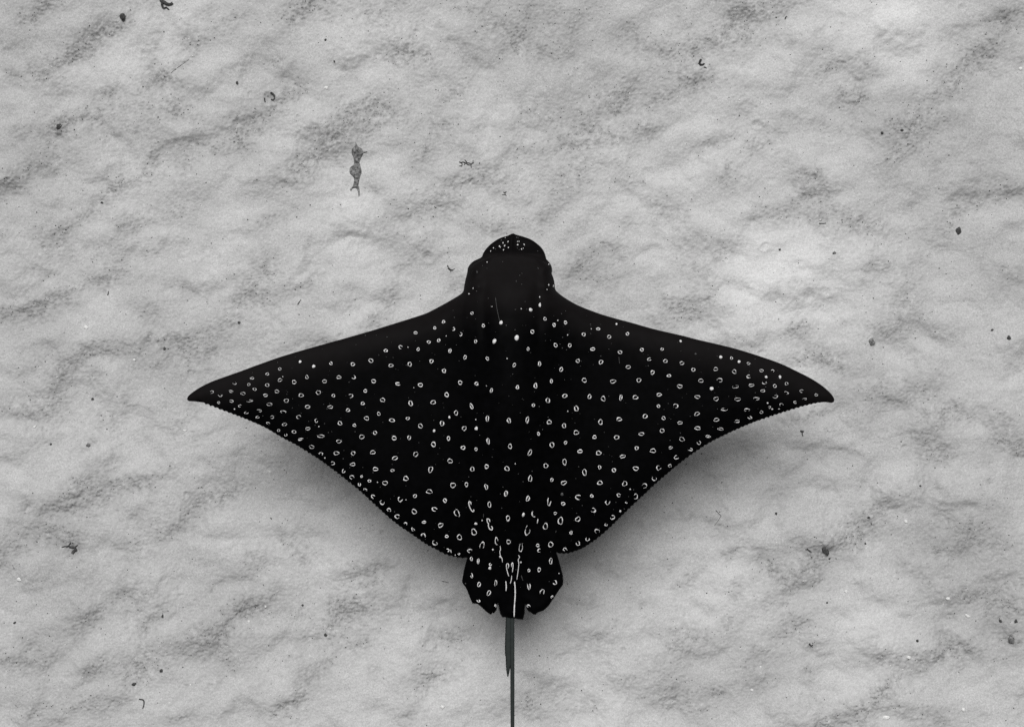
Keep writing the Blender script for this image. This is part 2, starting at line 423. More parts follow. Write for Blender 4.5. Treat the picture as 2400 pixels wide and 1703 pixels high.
F = 5.7175
front_r = [(1203, 546), (1209, 548.8), (1225.6, 553.4), (1244.9, 560.7), (1258.9, 570.3), (1269.3, 580), (1275.5, 590.5), (1279, 601), (1280.5, 607),
 (1286.8, 614), (1292.4, 623.7), (1293.7, 631), (1292.6, 639.4), (1296.5, 650), (1299.4, 662.2), (1300.8, 676.2), (1303, 681), (1313, 690.1),
 (1332.3, 703.3), (1358.5, 717.3), (1400, 733.5), (1437, 745), (1479.8, 756.6), (1532.3, 771.5), (1600, 787.4), (1632.5, 796), (1684.9, 808.2),
 (1728.7, 819.6), (1781, 836.2), (1824.9, 851.9), (1859.8, 868.2), (1894.8, 886), (1921, 902.7), (1938.5, 917.5), (1947.3, 928), (1950.4, 935),
 (1948.9, 941), (1944.7, 943), (1929.8, 941.3), (1915.8, 942)]
trail_r = [(1915.8, 942), (1894.8, 946.2), (1868.6, 953), (1833.6, 963.7), (1798.6, 975.2), (1763.6, 987.5), (1730, 1001.4), (1703, 1014),
 (1659.8, 1035.9), (1624.9, 1058.6), (1589.9, 1084.8), (1561.9, 1108.4), (1533.9, 1132.9), (1509.4, 1156.5), (1481.4, 1182.8), (1453.5, 1210.8),
 (1422, 1242), (1397, 1263.5), (1383, 1273.7), (1366, 1284.5), (1348.1, 1292.1), (1330.6, 1297.3), (1314.8, 1297.8), (1304.3, 1295.6)]
fins = [(1307.8, 1305.2), (1314.8, 1329.7), (1320.1, 1350.7), (1321, 1362.9), (1319.7, 1372.5), (1309.6, 1387.4), (1297.3, 1406.7), (1286.8, 1422.4),
 (1274.6, 1433.8), (1260.6, 1439), (1256.2, 1443.4), (1250.1, 1443.4), (1244.9, 1439), (1237.9, 1435.5), (1233.2, 1427), (1231.2, 1418), (1230.2, 1430),
 (1230.3, 1439.9), (1226.5, 1455.6), (1216.9, 1455.3), (1206.4, 1453), (1196, 1452.5), (1186.3, 1450.7), (1177.5, 1450), (1172.3, 1442.5), (1168.5, 1432.9),
 (1166.6, 1416), (1163.5, 1432.9), (1157.4, 1440.8), (1153.9, 1439), (1150.4, 1444.3), (1139.9, 1437.3), (1125.9, 1424.1), (1118.9, 1418.5), (1106.3, 1416.8),
 (1101.4, 1404.9), (1092.7, 1382.2), (1083.1, 1368.2), (1082.4, 1361.2), (1085.7, 1341.9), (1092.7, 1314), (1094.4, 1307.8)]
trail_l = [(1094.4, 1307.8), (1084, 1308.6), (1068.2, 1306.1), (1043.7, 1299.5), (1022.7, 1288), (1001, 1276.5), (963.8, 1250.1), (932.3, 1228), (897.3, 1197.6),
 (862.4, 1164.4), (841.4, 1145.2), (809.9, 1119.5), (783.6, 1099), (753.9, 1077), (722.4, 1056.3), (697.9, 1041.1), (665, 1023.6), (626, 1000.6), (586.2, 982.8),
 (559.9, 972.3), (521.4, 957.8), (498.7, 949), (479.5, 942.4)]
front_l = [(462, 939.7), (446.8, 938.8), (443.3, 935), (444.5, 929.8), (451.5, 922.4), (470.7, 909), (498.7, 894.8), (528.4, 883.8), (568.7, 869.5),
 (612.4, 853.3), (664.9, 835), (717.3, 819.2), (769.8, 804.3), (820, 790.2), (870, 775.6), (922.4, 759.2), (985.4, 739.2), (1003, 732.6), (1026.2, 720.6), (1052.5, 706), (1076, 692),
 (1083.5, 686), (1086.8, 680), (1087.7, 672.7), (1090.9, 655.2), (1095, 639.4), (1095.8, 632.4), (1098.2, 624.6), (1108.4, 613.2), (1129, 602), (1132.1, 594), (1139.9, 581.7),
 (1152.2, 569.5), (1171.4, 557.2), (1190.6, 551), (1198, 547.4)]


def catmull(pts, step, closed_ends=True):
    p = np.array(pts, float)
    out = []
    for i in range(len(p) - 1):
        p0 = p[max(i - 1, 0)]; p1 = p[i]; p2 = p[i + 1]; p3 = p[min(i + 2, len(p) - 1)]
        n = max(1, int(round(np.hypot(*(p2 - p1)) / step)))
        for k in range(n):
            t = k / n
            a = np.hypot(*(p2 - p1)) + 1e-9
            m1 = (p2 - p0) / (np.hypot(*(p2 - p1)) + np.hypot(*(p1 - p0)) + 1e-9) * a
            m2 = (p3 - p1) / (np.hypot(*(p3 - p2)) + np.hypot(*(p2 - p1)) + 1e-9) * a
            t2, t3 = t * t, t * t * t
            out.append((2 * t3 - 3 * t2 + 1) * p1 + (t3 - 2 * t2 + t) * m1 + (-2 * t3 + 3 * t2) * p2 + (t3 - t2) * m2)
    return np.array(out)


def linear(pts, step):
    p = np.array(pts, float); out = []
    for i in range(len(p) - 1):
        n = max(1, int(round(np.hypot(*(p[i + 1] - p[i])) / step)))
        out += [p[i] + (p[i + 1] - p[i]) * k / n for k in range(n)]
    return np.array(out)


def scallop(c, seed):
    """the trailing edge is finely scalloped by the ends of the fin rays"""
    t = np.gradient(c, axis=0); t /= np.linalg.norm(t, axis=1)[:, None] + 1e-9
    nrm = np.stack([t[:, 1], -t[:, 0]], 1)
    s = np.concatenate([[0], np.cumsum(np.linalg.norm(np.diff(c, axis=0), axis=1))])
    r = np.random.default_rng(seed)
    ph = s / 10.5 * math.pi + np.interp(s, np.linspace(0, s[-1], 30), np.cumsum(r.normal(0, .35, 30)))
    amp = np.interp(s, np.linspace(0, s[-1], 24), r.uniform(0.5, 1.5, 24))
    return c + nrm * ((np.abs(np.sin(ph)) - 0.64) * 2.2 * amp)[:, None] * -1


outline = np.concatenate([catmull(front_r, 4), scallop(catmull(trail_r, 2.2), 1), linear([trail_r[-1]] + fins, 3)[:-1],
                          scallop(catmull(trail_l, 2.2), 2), catmull(front_l + [front_r[0]], 4)])
keep = [0]
for i in range(1, len(outline)):
    if np.hypot(*(outline[i] - outline[keep[-1]])) > 0.9:
        keep.append(i)
outline = outline[keep]
OA = outline; OB = np.roll(outline, -1, 0)


def edge_dist(p):
    p = np.asarray(p, float); out = np.empty(len(p))
    for s in range(0, len(p), 2000):
        q = p[s:s + 2000, None, :]
        ab = (OB - OA)[None]
        t = np.clip(((q - OA[None]) * ab).sum(-1) / ((ab ** 2).sum(-1) + 1e-12), 0, 1)
        out[s:s + 2000] = np.sqrt((((OA[None] + t[..., None] * ab) - q) ** 2).sum(-1).min(1))
    return out


def inside(p):
    p = np.asarray(p, float); out = np.zeros(len(p), bool)
    for s in range(0, len(p), 2000):
        q = p[s:s + 2000]
        x = q[:, 0, None]; y = q[:, 1, None]
        ya, yb = OA[None, :, 1], OB[None, :, 1]
        cond = (ya > y) != (yb > y)
        xi = OA[None, :, 0] + (y - ya) * (OB - OA)[None, :, 0] / (yb - ya + 1e-12)
        out[s:s + 2000] = (np.sum(cond & (x < xi), 1) % 2) == 1
    return out


def ray_mid(x, y):
    """height of the mid-plane of the body in layout units above the glide height"""
    u = np.abs(x - CXR) / 755.0
    lift = 62 * u ** 1.4 - 32 * u ** 5
    snout = -13 * smooth(600, 575, y) * smooth(0.16, 0.11, u)
    return lift + snout - 34 * smooth(1120, 1450, y)


def ray_half(x, y, d):
    """half thickness in layout units"""
    u = np.abs(x - CXR)
    prof = smooth(560, 740, y) * (1 - smooth(900, 1400, y))
    T = 9 + 26 * np.exp(-(u / 330) ** 2) * smooth(640, 800, y) * (1 - smooth(950, 1330, y))
    T = T + 52 * np.exp(-(u / 105) ** 2) * prof
    T = T + 12 * np.exp(-(u / 22) ** 2) * smooth(1000, 1300, y)
    # broad cranium with its front brow over the flatter spade-shaped snout
    brow = 596 + 0.0022 * u ** 2 + 0.000012 * u ** 3
    head = smooth(brow - 3.5, brow + 3.5, y) * (1 - smooth(660, 760, y))
    T = T + 22 * head * np.exp(-(u / 120) ** 4)
    T = T + 9 * np.exp(-((u - 86) ** 2 + (y - 636) ** 2) / 14 ** 2)      # eye ridges
    T = T + 6 * np.exp(-((u - 80) ** 2 + (y - 672) ** 2) / 15 ** 2)      # spiracles
    T = T - 5 * np.exp(-((u - 62) / 12) ** 2) * smooth(650, 700, y) * (1 - smooth(760, 860, y))
    T = T + 4 * np.exp(-(u / 5) ** 2) * (1 - smooth(580, 600, y))        # ridge on the snout
    T = np.maximum(T, 6)
    D = 26 + 60 * smooth(140, 400, u) * smooth(930, 1010, y + 0.0 * u) + 30 * smooth(120, 260, u)
    D = np.where(y > 1300, 14, D)
    D = np.where(y < 700, np.minimum(D, 40), D)
    e = 1 - np.clip(d / D, 0, 1)
    return T * np.clip(1 - e ** 2, 0, 1) ** 0.62


def ray_top(p):
    p = np.asarray(p, float)
    d = edge_dist(p)
    x, y = p[:, 0], p[:, 1]
    return Z0 + SR * (ray_mid(x, y) + ray_half(x, y, d))


# inner points: two rings near the rim, then a jittered grid (finer over the head)
ct = np.roll(outline, -1, 0) - np.roll(outline, 1, 0)
ct /= np.linalg.norm(ct, axis=1)[:, None] + 1e-9
nin = np.stack([-ct[:, 1], ct[:, 0]], 1)
inner = []
for off, every in ((1.4, 1), (4.0, 2)):
    q = (outline + nin * off)[::every]
    ok = inside(q)
    q = q[ok]
    q = q[edge_dist(q) > off * 0.85]
    inner.append(q)
for (x0, x1, y0, y1, st, flag) in ((1084, 1308, 540, 700, 2.6, 0), (440, 1955, 540, 1460, 6.0, 1)):
    ax = np.arange(x0, x1, st); ay = np.arange(y0, y1, st * 0.87)
    qx, qy = np.meshgrid(ax, ay)
    qx = qx + (np.arange(len(ay)) % 2)[:, None] * st / 2
    q = np.stack([qx.ravel(), qy.ravel()], 1) + rng.uniform(-.25, .25, (qx.size, 2)) * st * 0.5
    if flag:
        q = q[~((q[:, 0] > 1084) & (q[:, 0] < 1308) & (q[:, 1] < 700))]
    q = q[inside(q)]
    q = q[edge_dist(q) > (6.5 if flag else 5.0)]
    inner.append(q)
inner = np.concatenate(inner)
allp = np.concatenate([outline, inner])
no = len(outline)
vv, _, ff, ov, _, _ = delaunay_2d_cdt([Vector(p) for p in allp], [(i, (i + 1) % no) for i in range(no)], [], 1, 1e-4)
P2 = np.array([(v.x, v.y) for v in vv])
rim = np.array([any(k < no for k in o) for o in ov])
dd = edge_dist(P2); dd[rim] = 0
half = ray_half(P2[:, 0], P2[:, 1], dd); half[rim] = 0
midz = ray_mid(P2[:, 0], P2[:, 1])
nv = len(P2)
top = np.stack([RX(P2[:, 0]), RY(P2[:, 1]), Z0 + SR * (midz + half)], 1)
bot_id = np.full(nv, -1)
bid = np.where(~rim)[0]
bot_id[bid] = nv + np.arange(len(bid))
bot_id[rim] = np.where(rim)[0]
bot = top[bid].copy(); bot[:, 2] = Z0 + SR * (midz[bid] - 0.75 * half[bid])
faces = []
for f in ff:
    a, b, c = f[:3]
    area = (P2[b] - P2[a])[0] * (P2[c] - P2[a])[1] - (P2[b] - P2[a])[1] * (P2[c] - P2[a])[0]
    if area > 0:                    # layout y points down
        a, b, c = a, c, b
    faces.append((a, b, c))
    d = (bot_id[a], bot_id[c], bot_id[b])
    if not (rim[a] and rim[b] and rim[c]):
        faces.append(d)

skin, kn, kl, kb = material('ray_skin', (0.0015, 0.0015, 0.0018), 0.55, 0.018)
ktc = kn.new('ShaderNodeTexCoord')
kz = kn.new('ShaderNodeTexNoise'); kz.inputs['Scale'].default_value = 55; kz.inputs['Detail'].default_value = 6
kl.new(ktc.outputs['Object'], kz.inputs['Vector'])
kr = kn.new('ShaderNodeValToRGB')
kr.color_ramp.elements[0].position = 0.3; kr.color_ramp.elements[0].color = (0.0003, 0.0003, 0.0004, 1)
kr.color_ramp.elements[1].position = 0.8; kr.color_ramp.elements[1].color = (0.0013, 0.0013, 0.0016, 1)
kl.new(kz.outputs['Fac'], kr.inputs['Fac'])
kat = kn.new('ShaderNodeAttribute'); kat.attribute_name = 'brown'      # brown tint added on head, front margins and along the brow line
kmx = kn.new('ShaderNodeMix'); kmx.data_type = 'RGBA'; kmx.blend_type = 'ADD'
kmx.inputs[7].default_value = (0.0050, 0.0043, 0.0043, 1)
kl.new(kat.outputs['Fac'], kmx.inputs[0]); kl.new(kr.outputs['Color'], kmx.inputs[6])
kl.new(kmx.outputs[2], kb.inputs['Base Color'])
kz2 = kn.new('ShaderNodeTexNoise'); kz2.inputs['Scale'].default_value = 240; kz2.inputs['Detail'].default_value = 3
kl.new(ktc.outputs['Object'], kz2.inputs['Vector'])
kbp = kn.new('ShaderNodeBump'); kbp.inputs['Strength'].default_value = 0.12; kbp.inputs['Distance'].default_value = 0.001
kl.new(kz2.outputs['Fac'], kbp.inputs['Height']); kl.new(kbp.outputs['Normal'], kb.inputs['Normal'])

ray = bpy.data.objects.new('eagle_ray', None)
ray.location = (0, 0, 0)
COL.objects.link(ray)
tag(ray, 'black eagle ray with white ring spots gliding over the sand, wings spread', 'ray')
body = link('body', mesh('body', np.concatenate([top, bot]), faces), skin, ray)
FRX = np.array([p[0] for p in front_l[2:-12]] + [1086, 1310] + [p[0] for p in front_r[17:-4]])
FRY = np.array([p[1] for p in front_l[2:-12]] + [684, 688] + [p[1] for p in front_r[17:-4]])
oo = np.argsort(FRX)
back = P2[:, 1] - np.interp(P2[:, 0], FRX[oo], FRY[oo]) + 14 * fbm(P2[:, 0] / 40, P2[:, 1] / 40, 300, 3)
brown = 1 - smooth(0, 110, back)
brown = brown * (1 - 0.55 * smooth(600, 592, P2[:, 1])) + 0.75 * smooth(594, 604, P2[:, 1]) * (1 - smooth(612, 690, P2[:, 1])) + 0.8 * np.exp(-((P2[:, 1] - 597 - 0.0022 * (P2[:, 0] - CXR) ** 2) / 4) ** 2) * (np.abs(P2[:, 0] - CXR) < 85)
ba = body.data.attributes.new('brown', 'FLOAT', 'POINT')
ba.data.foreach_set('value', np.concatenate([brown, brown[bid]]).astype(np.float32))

tail_mat = mottled('tail_skin', (0.020, 0.024, 0.023), (0.025, 0.029, 0.028), 60, 0.85, 0.08, 0.1, 0.001)
white = mottled('spot_white', (0.36, 0.36, 0.36), (0.76, 0.75, 0.75), 420, 0.8, 0.2, 0)
pale_grey = mottled('scar_grey', (0.02, 0.02, 0.021), (0.10, 0.10, 0.10), 420, 0.85, 0.2, 0)
dim_white = mottled('dim_white', (0.34, 0.34, 0.34), (0.6, 0.6, 0.6), 420, 0.85, 0.2, 0)


def frames(pts):
    """tangent / side vectors along a polyline"""
    p = np.array(pts, float)
    t = np.gradient(p, axis=0); t /= np.linalg.norm(t, axis=1)[:, None] + 1e-12
    up = np.array([0, 0, 1.0])
    s = np.cross(t, up); s /= np.linalg.norm(s, axis=1)[:, None] + 1e-9
    n = np.cross(s, t)
    return p, s, n


def tube(name, pts, rad, mat, parent=None, sides=8, flat=1.0):
    p, s, n = frames(pts)
    rad = np.broadcast_to(np.asarray(rad, float), (len(p),))
    vs_, fs = [], []
    for i in range(len(p)):
        for k in range(sides):
            a = 2 * math.pi * k / sides
            vs_.append(p[i] + rad[i] * (math.cos(a) * s[i] + flat * math.sin(a) * n[i]))
    for i in range(len(p) - 1):
        for k in range(sides):
            k2 = (k + 1) % sides
            fs.append((i * sides + k, i * sides + k2, (i + 1) * sides + k2, (i + 1) * sides + k))
    fs.append(tuple(range(sides))); fs.append(tuple(reversed(range((len(p) - 1) * sides, len(p) * sides))))
    return link(name, mesh(name, vs_, fs), mat, parent)


# whip tail: runs straight back, far out of the frame, thinning to a thread
ty = np.concatenate([np.linspace(1405, 1720, 30), np.linspace(1760, 3300, 40)])
tx = np.where(ty < 1720, 1200.6 + (ty - 1450) * 0.0022, 1201.2 + 40 * np.sin((ty - 1720) / 520) * smooth(1720, 2300, ty))
tr = np.interp(ty, [1405, 1450, 1600, 1720, 3300], [4.2, 5.2, 4.9, 4.5, 0.8])
tz = Z0 + SR * (-31 - 0.02 * (ty - 1450))
tail = tube('tail', np.stack([RX(tx), RY(ty), tz], 1), tr * SR, tail_mat, ray, 12)
# serrated stinging spine lying along the left of the tail root
lx = [(1187.5, 1438), (1185.7, 1451), (1184.6, 1481), (1183.3, 1517.6), (1183.6, 1535), (1185.2, 1545), (1185.6, 1560), (1186.8, 1576.8), (1188.1, 1583.8), (1189.7, 1593)]
rx = [(1199, 1438), (1199, 1451), (1199, 1481), (1199, 1517), (1199, 1535), (1199, 1545), (1198.6, 1560), (1195.0, 1572), (1193.2, 1583), (1190.2, 1593)]
L_, R_ = linear(lx, 3.5), None
ys = np.array([p[1] for p in L_])
lxx = np.array([p[0] for p in L_]) - 0.45 * (np.arange(len(ys)) % 2)
rxx = np.interp(ys, [p[1] for p in rx], [p[0] for p in rx])
sv, sf = [], []
for i, y in enumerate(ys):
    zc = Z0 + SR * (-29 - 0.02 * (y - 1450))
    w = (rxx[i] - lxx[i])
    for fx, hz in ((0, 0), (0.3, 2.2), (0.7, 2.6), (1, 0), (0.7, -2), (0.3, -1.8)):
        sv.append((RX(lxx[i] + fx * w), RY(y), zc + SR * hz * min(1, w / 8)))
for i in range(len(ys) - 1):
    for k in range(6):
        k2 = (k + 1) % 6
        sf.append((i * 6 + k, (i + 1) * 6 + k, (i + 1) * 6 + k2, i * 6 + k2))
sf.append(tuple(reversed(range(6)))); sf.append(tuple(range((len(ys) - 1) * 6, len(ys) * 6)))
spine = link('sting_spine', mesh('sting_spine', sv, sf), tail_mat, ray)

# eyes low on the sides of the head
eye_mat = mottled('eye_dark', (0.006, 0.006, 0.006), (0.012, 0.012, 0.012), 300, 0.25, 0.5, 0)


def ellipsoid(r, nu=16, nv_=10):
    vs_, fs = [(0, 0, r[2])], []
    for j in range(1, nv_):
        t = math.pi * j / nv_
        for i in range(nu):
            a = 2 * math.pi * i / nu
            vs_.append((r[0] * math.sin(t) * math.cos(a), r[1] * math.sin(t) * math.sin(a), r[2] * math.cos(t)))
    vs_.append((0, 0, -r[2]))
    for i in range(nu):
        fs.append((0, 1 + i, 1 + (i + 1) % nu))
        fs.append((len(vs_) - 1, 1 + (nv_ - 2) * nu + (i + 1) % nu, 1 + (nv_ - 2) * nu + i))
    for j in range(nv_ - 2):
        for i in range(nu):
            a = 1 + j * nu + i; b = 1 + j * nu + (i + 1) % nu
            fs.append((a, a + nu, b + nu, b))
    return vs_, fs


em = mesh('eye', *ellipsoid((5 * SR, 10 * SR, 8 * SR)))
em.materials.append(eye_mat)
for ex in (1100.5, 1289.5):
    o = link('eye', em, None, ray)
    o.location = (RX(ex), RY(634), Z0 + SR * 3)

# ---- the spots. Tile origin (scale F); x y w h [tilt] [kind]: o ring, c broken ring, d solid
SPOTS = [
 ((420, 740), '''470 1018 70 38 -20 c;588 1063 62 34 0 c;563 1157 40 38;778 900 54 40 0 c;732 1008 64 34 10;737 1137 64 38 10 c;774 1243 18 18 0 d;848 1200 54 36 0 c
892 1036 66 44;968 916 44 40;1010 834 56 34;1212 777 50 40;1046 979 54 40;980 1133 84 36 -5 c;932 1290 66 34 0 c;1107 1263 68 36 10 c;1080 1350 64 32 -15 c
1218 1430 60 30 15 c;1240 1178 80 44;1190 1060 64 46;1212 924 62 46;1376 710 46 42;1380 857 62 48;1418 812 13 13 0 d;1340 1008 66 46;1465 1130 72 54;1425 1282 78 50 0 c
1272 1350 60 44 0 c;1438 1446 72 44;1358 1526 44 36;1452 1586 50 36 0 c;1563 1545 66 46;1568 884 64 58;1645 614 34 38 0 d;1826 675 42 42 0 d;1737 818 48 54
2055 636 48 48;1970 874 62 56;2160 820 64 54;1660 1060 72 54;1888 1022 72 58;2088 1064 48 50;1746 1212 74 54;2046 1215 74 50;1628 1348 72 54 0 c;1862 1396 54 54 0 c
1894 1474 20 14 -30 d;2174 1430 66 60;1748 1502 74 46;1920 1603 100 46'''),
 ((800, 740), '''172 648 58 58;412 600 70 60;185 820 60 56 0 c;146 1067 66 58 0 c;338 1002 56 50;304 1168 56 50;108 1257 58 54;355 1365 66 64;193 1458 50 48
466 1558 54 58;516 1305 50 54;448 873 66 62;610 466 60 48;806 420 60 54 0 c;678 665 66 54;928 647 60 66 -15;1040 450 46 50;1005 230 54 46;1182 353 54 46 20
1314 331 46 54 20;1260 166 46 44;1377 84 46 50 30;1513 182 40 54 15 c;1608 252 44 60 15 c;1414 273 13 13 0 d;905 422 13 13 0 d;772 908 80 50 0 c;1070 923 66 66
568 1122 68 64;692 1392 84 54;902 1367 56 50;940 1167 66 76 -25;1217 608 64 56 -20;1385 735 60 64;1464 470 44 70 15;1240 1152 74 64;1420 1052 62 76;1070 1467 64 72
1358 1433 64 74;1456 1350 26 36 0 d;1545 1292 54 76 -5;1252 1531 34 38 0 d;1654 1497 64 68;1665 556 46 66;1600 891 54 72;1806 346 42 54;1908 138 42 56
2055 345 48 66 15 d;2142 100 42 54 10 d;1962 573 44 60 -20;1818 904 58 56;2016 992 44 62 15;1752 1204 48 86 -15;1814 1496 38 54 10 d;1962 1363 50 88;2246 1388 58 76
1808 1378 14 22 0 d;2222 573 14 18 0 d;982 959 11 11 0 d;1950 932 11 11 0 d;333 263 12 12 0 s'''),
 ((1200, 740), '''436 48 40 58 -15;558 128 46 62 -25;608 68 16 16 0 d;710 95 48 54;268 220 60 58;62 300 56 72 0 d;738 260 12 20 20 d;953 252 58 54;1146 178 58 44;1054 178 11 16 0 d
1292 283 58 54;1536 243 50 50;1393 112 24 28 0 d;2243 340 30 32 0 d;1995 448 44 44;1726 455 56 52;1436 488 68 48;1072 447 68 54;766 398 46 64 -10;577 396 50 70 -20
212 447 40 52;30 658 44 64 15;364 642 50 66 10;652 716 54 70;874 603 58 58;1182 619 66 62;1545 685 68 56;1826 581 66 46 0 c;2038 605 66 50;2256 633 58 56
1868 756 62 60;2085 800 60 46;1686 860 66 62;1342 876 80 60;960 860 62 74 -15;521 871 44 62;310 930 58 74;72 950 52 58;700 1066 76 58;475 1125 62 76;282 1187 50 48
1030 1077 60 64;1212 1104 66 74;1447 1090 46 82 10;1640 1087 82 58;1955 1052 78 50;2228 941 76 58;854 1235 68 80;1946 1204 50 48;2177 1200 72 62 0 c;740 1270 12 22 0 d
202 1380 48 96 5;492 1412 66 72;690 1461 64 66;1176 1415 66 78;1424 1378 78 58;1769 1338 70 66;2014 1363 58 52;2232 1425 72 48;853 1553 70 74;350 1565 38 62 -10
1720 1573 78 52;1995 1530 72 56'''),
 ((1580, 740), '''236 720 62 50;600 553 44 38 0 d;743 566 42 42;843 613 42 36 0 d;967 637 50 38;1138 732 56 44;1288 734 46 36 0 c;1200 817 36 34 0 d;1384 817 32 46 -20 d
532 712 60 56;778 746 62 60;970 811 66 54 0 c;336 866 72 56;586 857 78 60 0 c;478 970 54 44 0 d;793 945 86 52 0 c;1004 926 76 46;1175 893 68 42 0 c;1156 1000 62 42
1314 936 54 50;1470 905 50 44;1468 1027 66 38 15 c;1672 1003 60 44 -20 c;1868 1055 50 36 10;1713 1110 64 32 0 c;1587 1153 56 34 15 c;1404 1187 60 44 0 c;1320 1077 76 46 0 c
1072 1103 82 46 0 c;822 1113 86 54;538 1107 78 54;290 1081 78 52;645 1247 90 46 0 c;284 1306 78 54 -20;946 1252 86 42 0 c;1140 1284 50 42;1248 1218 34 38 0 c
1283 1243 26 20 20 d;1220 1162 20 20 0 d;1374 1241 28 9 0 d;988 1355 62 46 0 c;543 1385 82 52;816 1405 84 44 0 c;294 1497 92 52;600 1507 84 40;436 1607 74 40;265 510 26 26 0 s'''),
 ((600, 1000), '''620 158 86 34 -10 c;1130 185 78 50;1434 125 72 66;1864 142 70 64;2063 137 56 62;766 259 72 54;888 352 66 44 0 c;940 407 16 18 0 d;1095 343 80 56;1318 343 66 56
1580 331 84 54;1874 408 84 58 -20;2150 357 72 70;1044 479 62 54 20 c;1312 492 72 56;1614 554 80 58;1840 572 56 42;1188 583 50 56 0 c;1298 665 70 62 0 c;1428 654 38 38
1532 713 54 42;1640 731 14 14 0 d;1397 760 46 58 0 c;1474 832 56 40 20 c;1740 740 78 66 -15;2018 680 78 72;1578 924 66 58 20 c;1698 1005 74 66 30 c;1940 960 72 76 0 c
2018 965 13 13 0 d;2138 915 52 60 -20;1788 1102 60 58 0 c;2126 1125 78 74;1896 1193 76 66 0 c;2008 1290 52 46 0 c;2255 1268 62 46;2105 1370 40 66 -30 c;2245 1450 74 64 30 c'''),
 ((1000, 1000), '''100 225 70 78 25;300 145 50 68;828 175 46 96 -5;495 267 68 62;667 285 40 56;1118 242 54 78;1380 328 50 100 18;1673 228 70 78 -20;1854 200 42 60 15;2047 317 76 60
2240 128 54 64 20;320 445 72 72 -30;60 560 72 86 30;617 550 62 70;807 514 58 72 -10;1077 538 72 72 -25;1593 505 76 62;1842 458 54 104;2108 598 66 96 -10;358 770 74 86
538 758 50 72;801 786 52 84 -15;1063 872 56 84 12;1385 673 54 104 5;1673 695 48 56;1832 737 84 66 -10;42 855 88 66;250 976 54 72 -20;408 1145 80 112 -30;843 1026 52 92 -12
1090 1208 56 92;1355 943 52 92 8;1638 990 56 124 5 c;1826 1018 68 52;2025 932 82 80 0 c;2207 914 50 50;108 1093 80 66 0 c;190 1310 82 66 -35;660 1288 38 34 20 d
1295 1162 36 54 10 d;1427 1160 50 90 -20 c;1485 1252 14 66 10 d;1720 1147 44 48;1790 1250 80 112 12;2023 1228 72 78;2230 1107 72 70 30 c;1590 1322 66 106 12;1350 1380 78 148 10 c
635 1402 72 112 -10;270 1462 52 52;440 1474 70 88;1933 1412 46 56;745 1243 14 24 0 d;1187 474 14 18 0 d;1007 1072 13 13 0 s;1290 715 13 13 0 s;1810 890 40 40 0 s'''),
 ((1380, 1000), '''362 132 78 62;123 340 78 68;442 386 78 56 -10;628 275 56 58;845 310 86 64 -10;1230 157 80 58;1082 270 56 42;1458 205 60 54 0 c;1346 295 72 46 0 c;1158 400 70 58 0 c
1074 512 44 54 0 c;924 538 72 72 0 c;618 547 80 68;327 569 64 62;137 530 50 54;141 738 76 66 -15;472 749 74 72;735 780 82 72 0 c;866 685 70 64 0 c;620 924 74 76 0 c
392 904 60 54 0 c;545 825 18 18 0 d;245 1002 70 68 0 c;417 1122 26 32 0 d;498 1005 36 28 0 c;316 1206 72 68 0 c;228 1307 48 40 0 c;110 1395 72 76 0 c'''),
 ((1000, 1230), '''108 240 78 70 30 c;285 338 46 56 0 c;325 352 14 46 -10 d;430 388 40 32 0 c;382 406 12 20 0 d;578 346 72 64 30 c;743 270 66 118 15 c;938 210 48 134 -8 c
1097 215 60 72;1262 295 54 150 8 c;1488 270 50 52;1508 340 58 56 0 c;1662 258 76 84;2028 245 64 66 0 c;1855 328 64 56 0 c;2155 188 64 56 0 c;598 455 38 70;690 487 38 84
855 530 48 46 0 c;846 582 40 40 0 d;887 328 20 26 -20 d;600 682 44 72 -20 c;700 805 50 82;925 785 36 98 5 c;832 922 60 80 25;693 1030 54 46 30 c;920 1100 28 60 0 c
1370 614 42 50;1508 603 46 76;1664 485 52 92;1722 778 54 76 0 c;1372 832 46 106 0 c;1550 908 72 82 0 c;1682 975 36 46 20 c;1365 1100 54 48 0 c;1776 654 14 14 0 d
1262 500 24 30;985 425 26 30 0 d;518 793 14 20 0 s;1197 598 12 12 0 s'''),
 ((1000, 510), '''1053 265 10 18 0 d;1090 320 16 30 25 d;1023 337 18 26 10 d;1045 375 18 34 30 d;975 382 16 26 0 d;895 405 16 20 0 d;988 395 13 16 0 d;1095 400 16 22 20 d
1030 433 16 24 30 d;858 450 11 22 10 d;1218 318 14 18 0 d;1238 318 12 20 0 d;1220 363 26 20 30 d;1307 360 14 34 -25 d;1272 423 18 22 -20 d;1295 410 10 18 0 d;1215 410 11 11 0 s
1000 300 11 22 20 s;923 422 10 12 0 s;1205 262 9 22 -15 s;1225 265 8 20 -20 s;1240 430 11 11 0 s;1488 452 12 12 0 s;812 607 14 14 0 d;572 1030 18 18 0 d;628 957 11 24 10 d;1632 912 18 24 0 d
1608 975 14 14 0 d;1697 920 10 34 0 d;1510 1075 13 22 0 d;1636 628 12 20 0 d;1512 1180 32 54 0 d;1390 1245 44 48 0 d;614 1288 42 46 15;1068 1452 14 14 0 s;880 1203 11 11 0 d
1266 1233 15 15 0 d;1186 1243 24 7 0 s;674 998 12 12 0 s;1246 788 10 12 0 s;1276 760 10 10 0 s;1200 866 8 24 0 s;1020 603 10 10 0 s;680 740 20 30 0 s;1490 690 12 26 -35 s;1272 908 9 14 0 s'''),
]
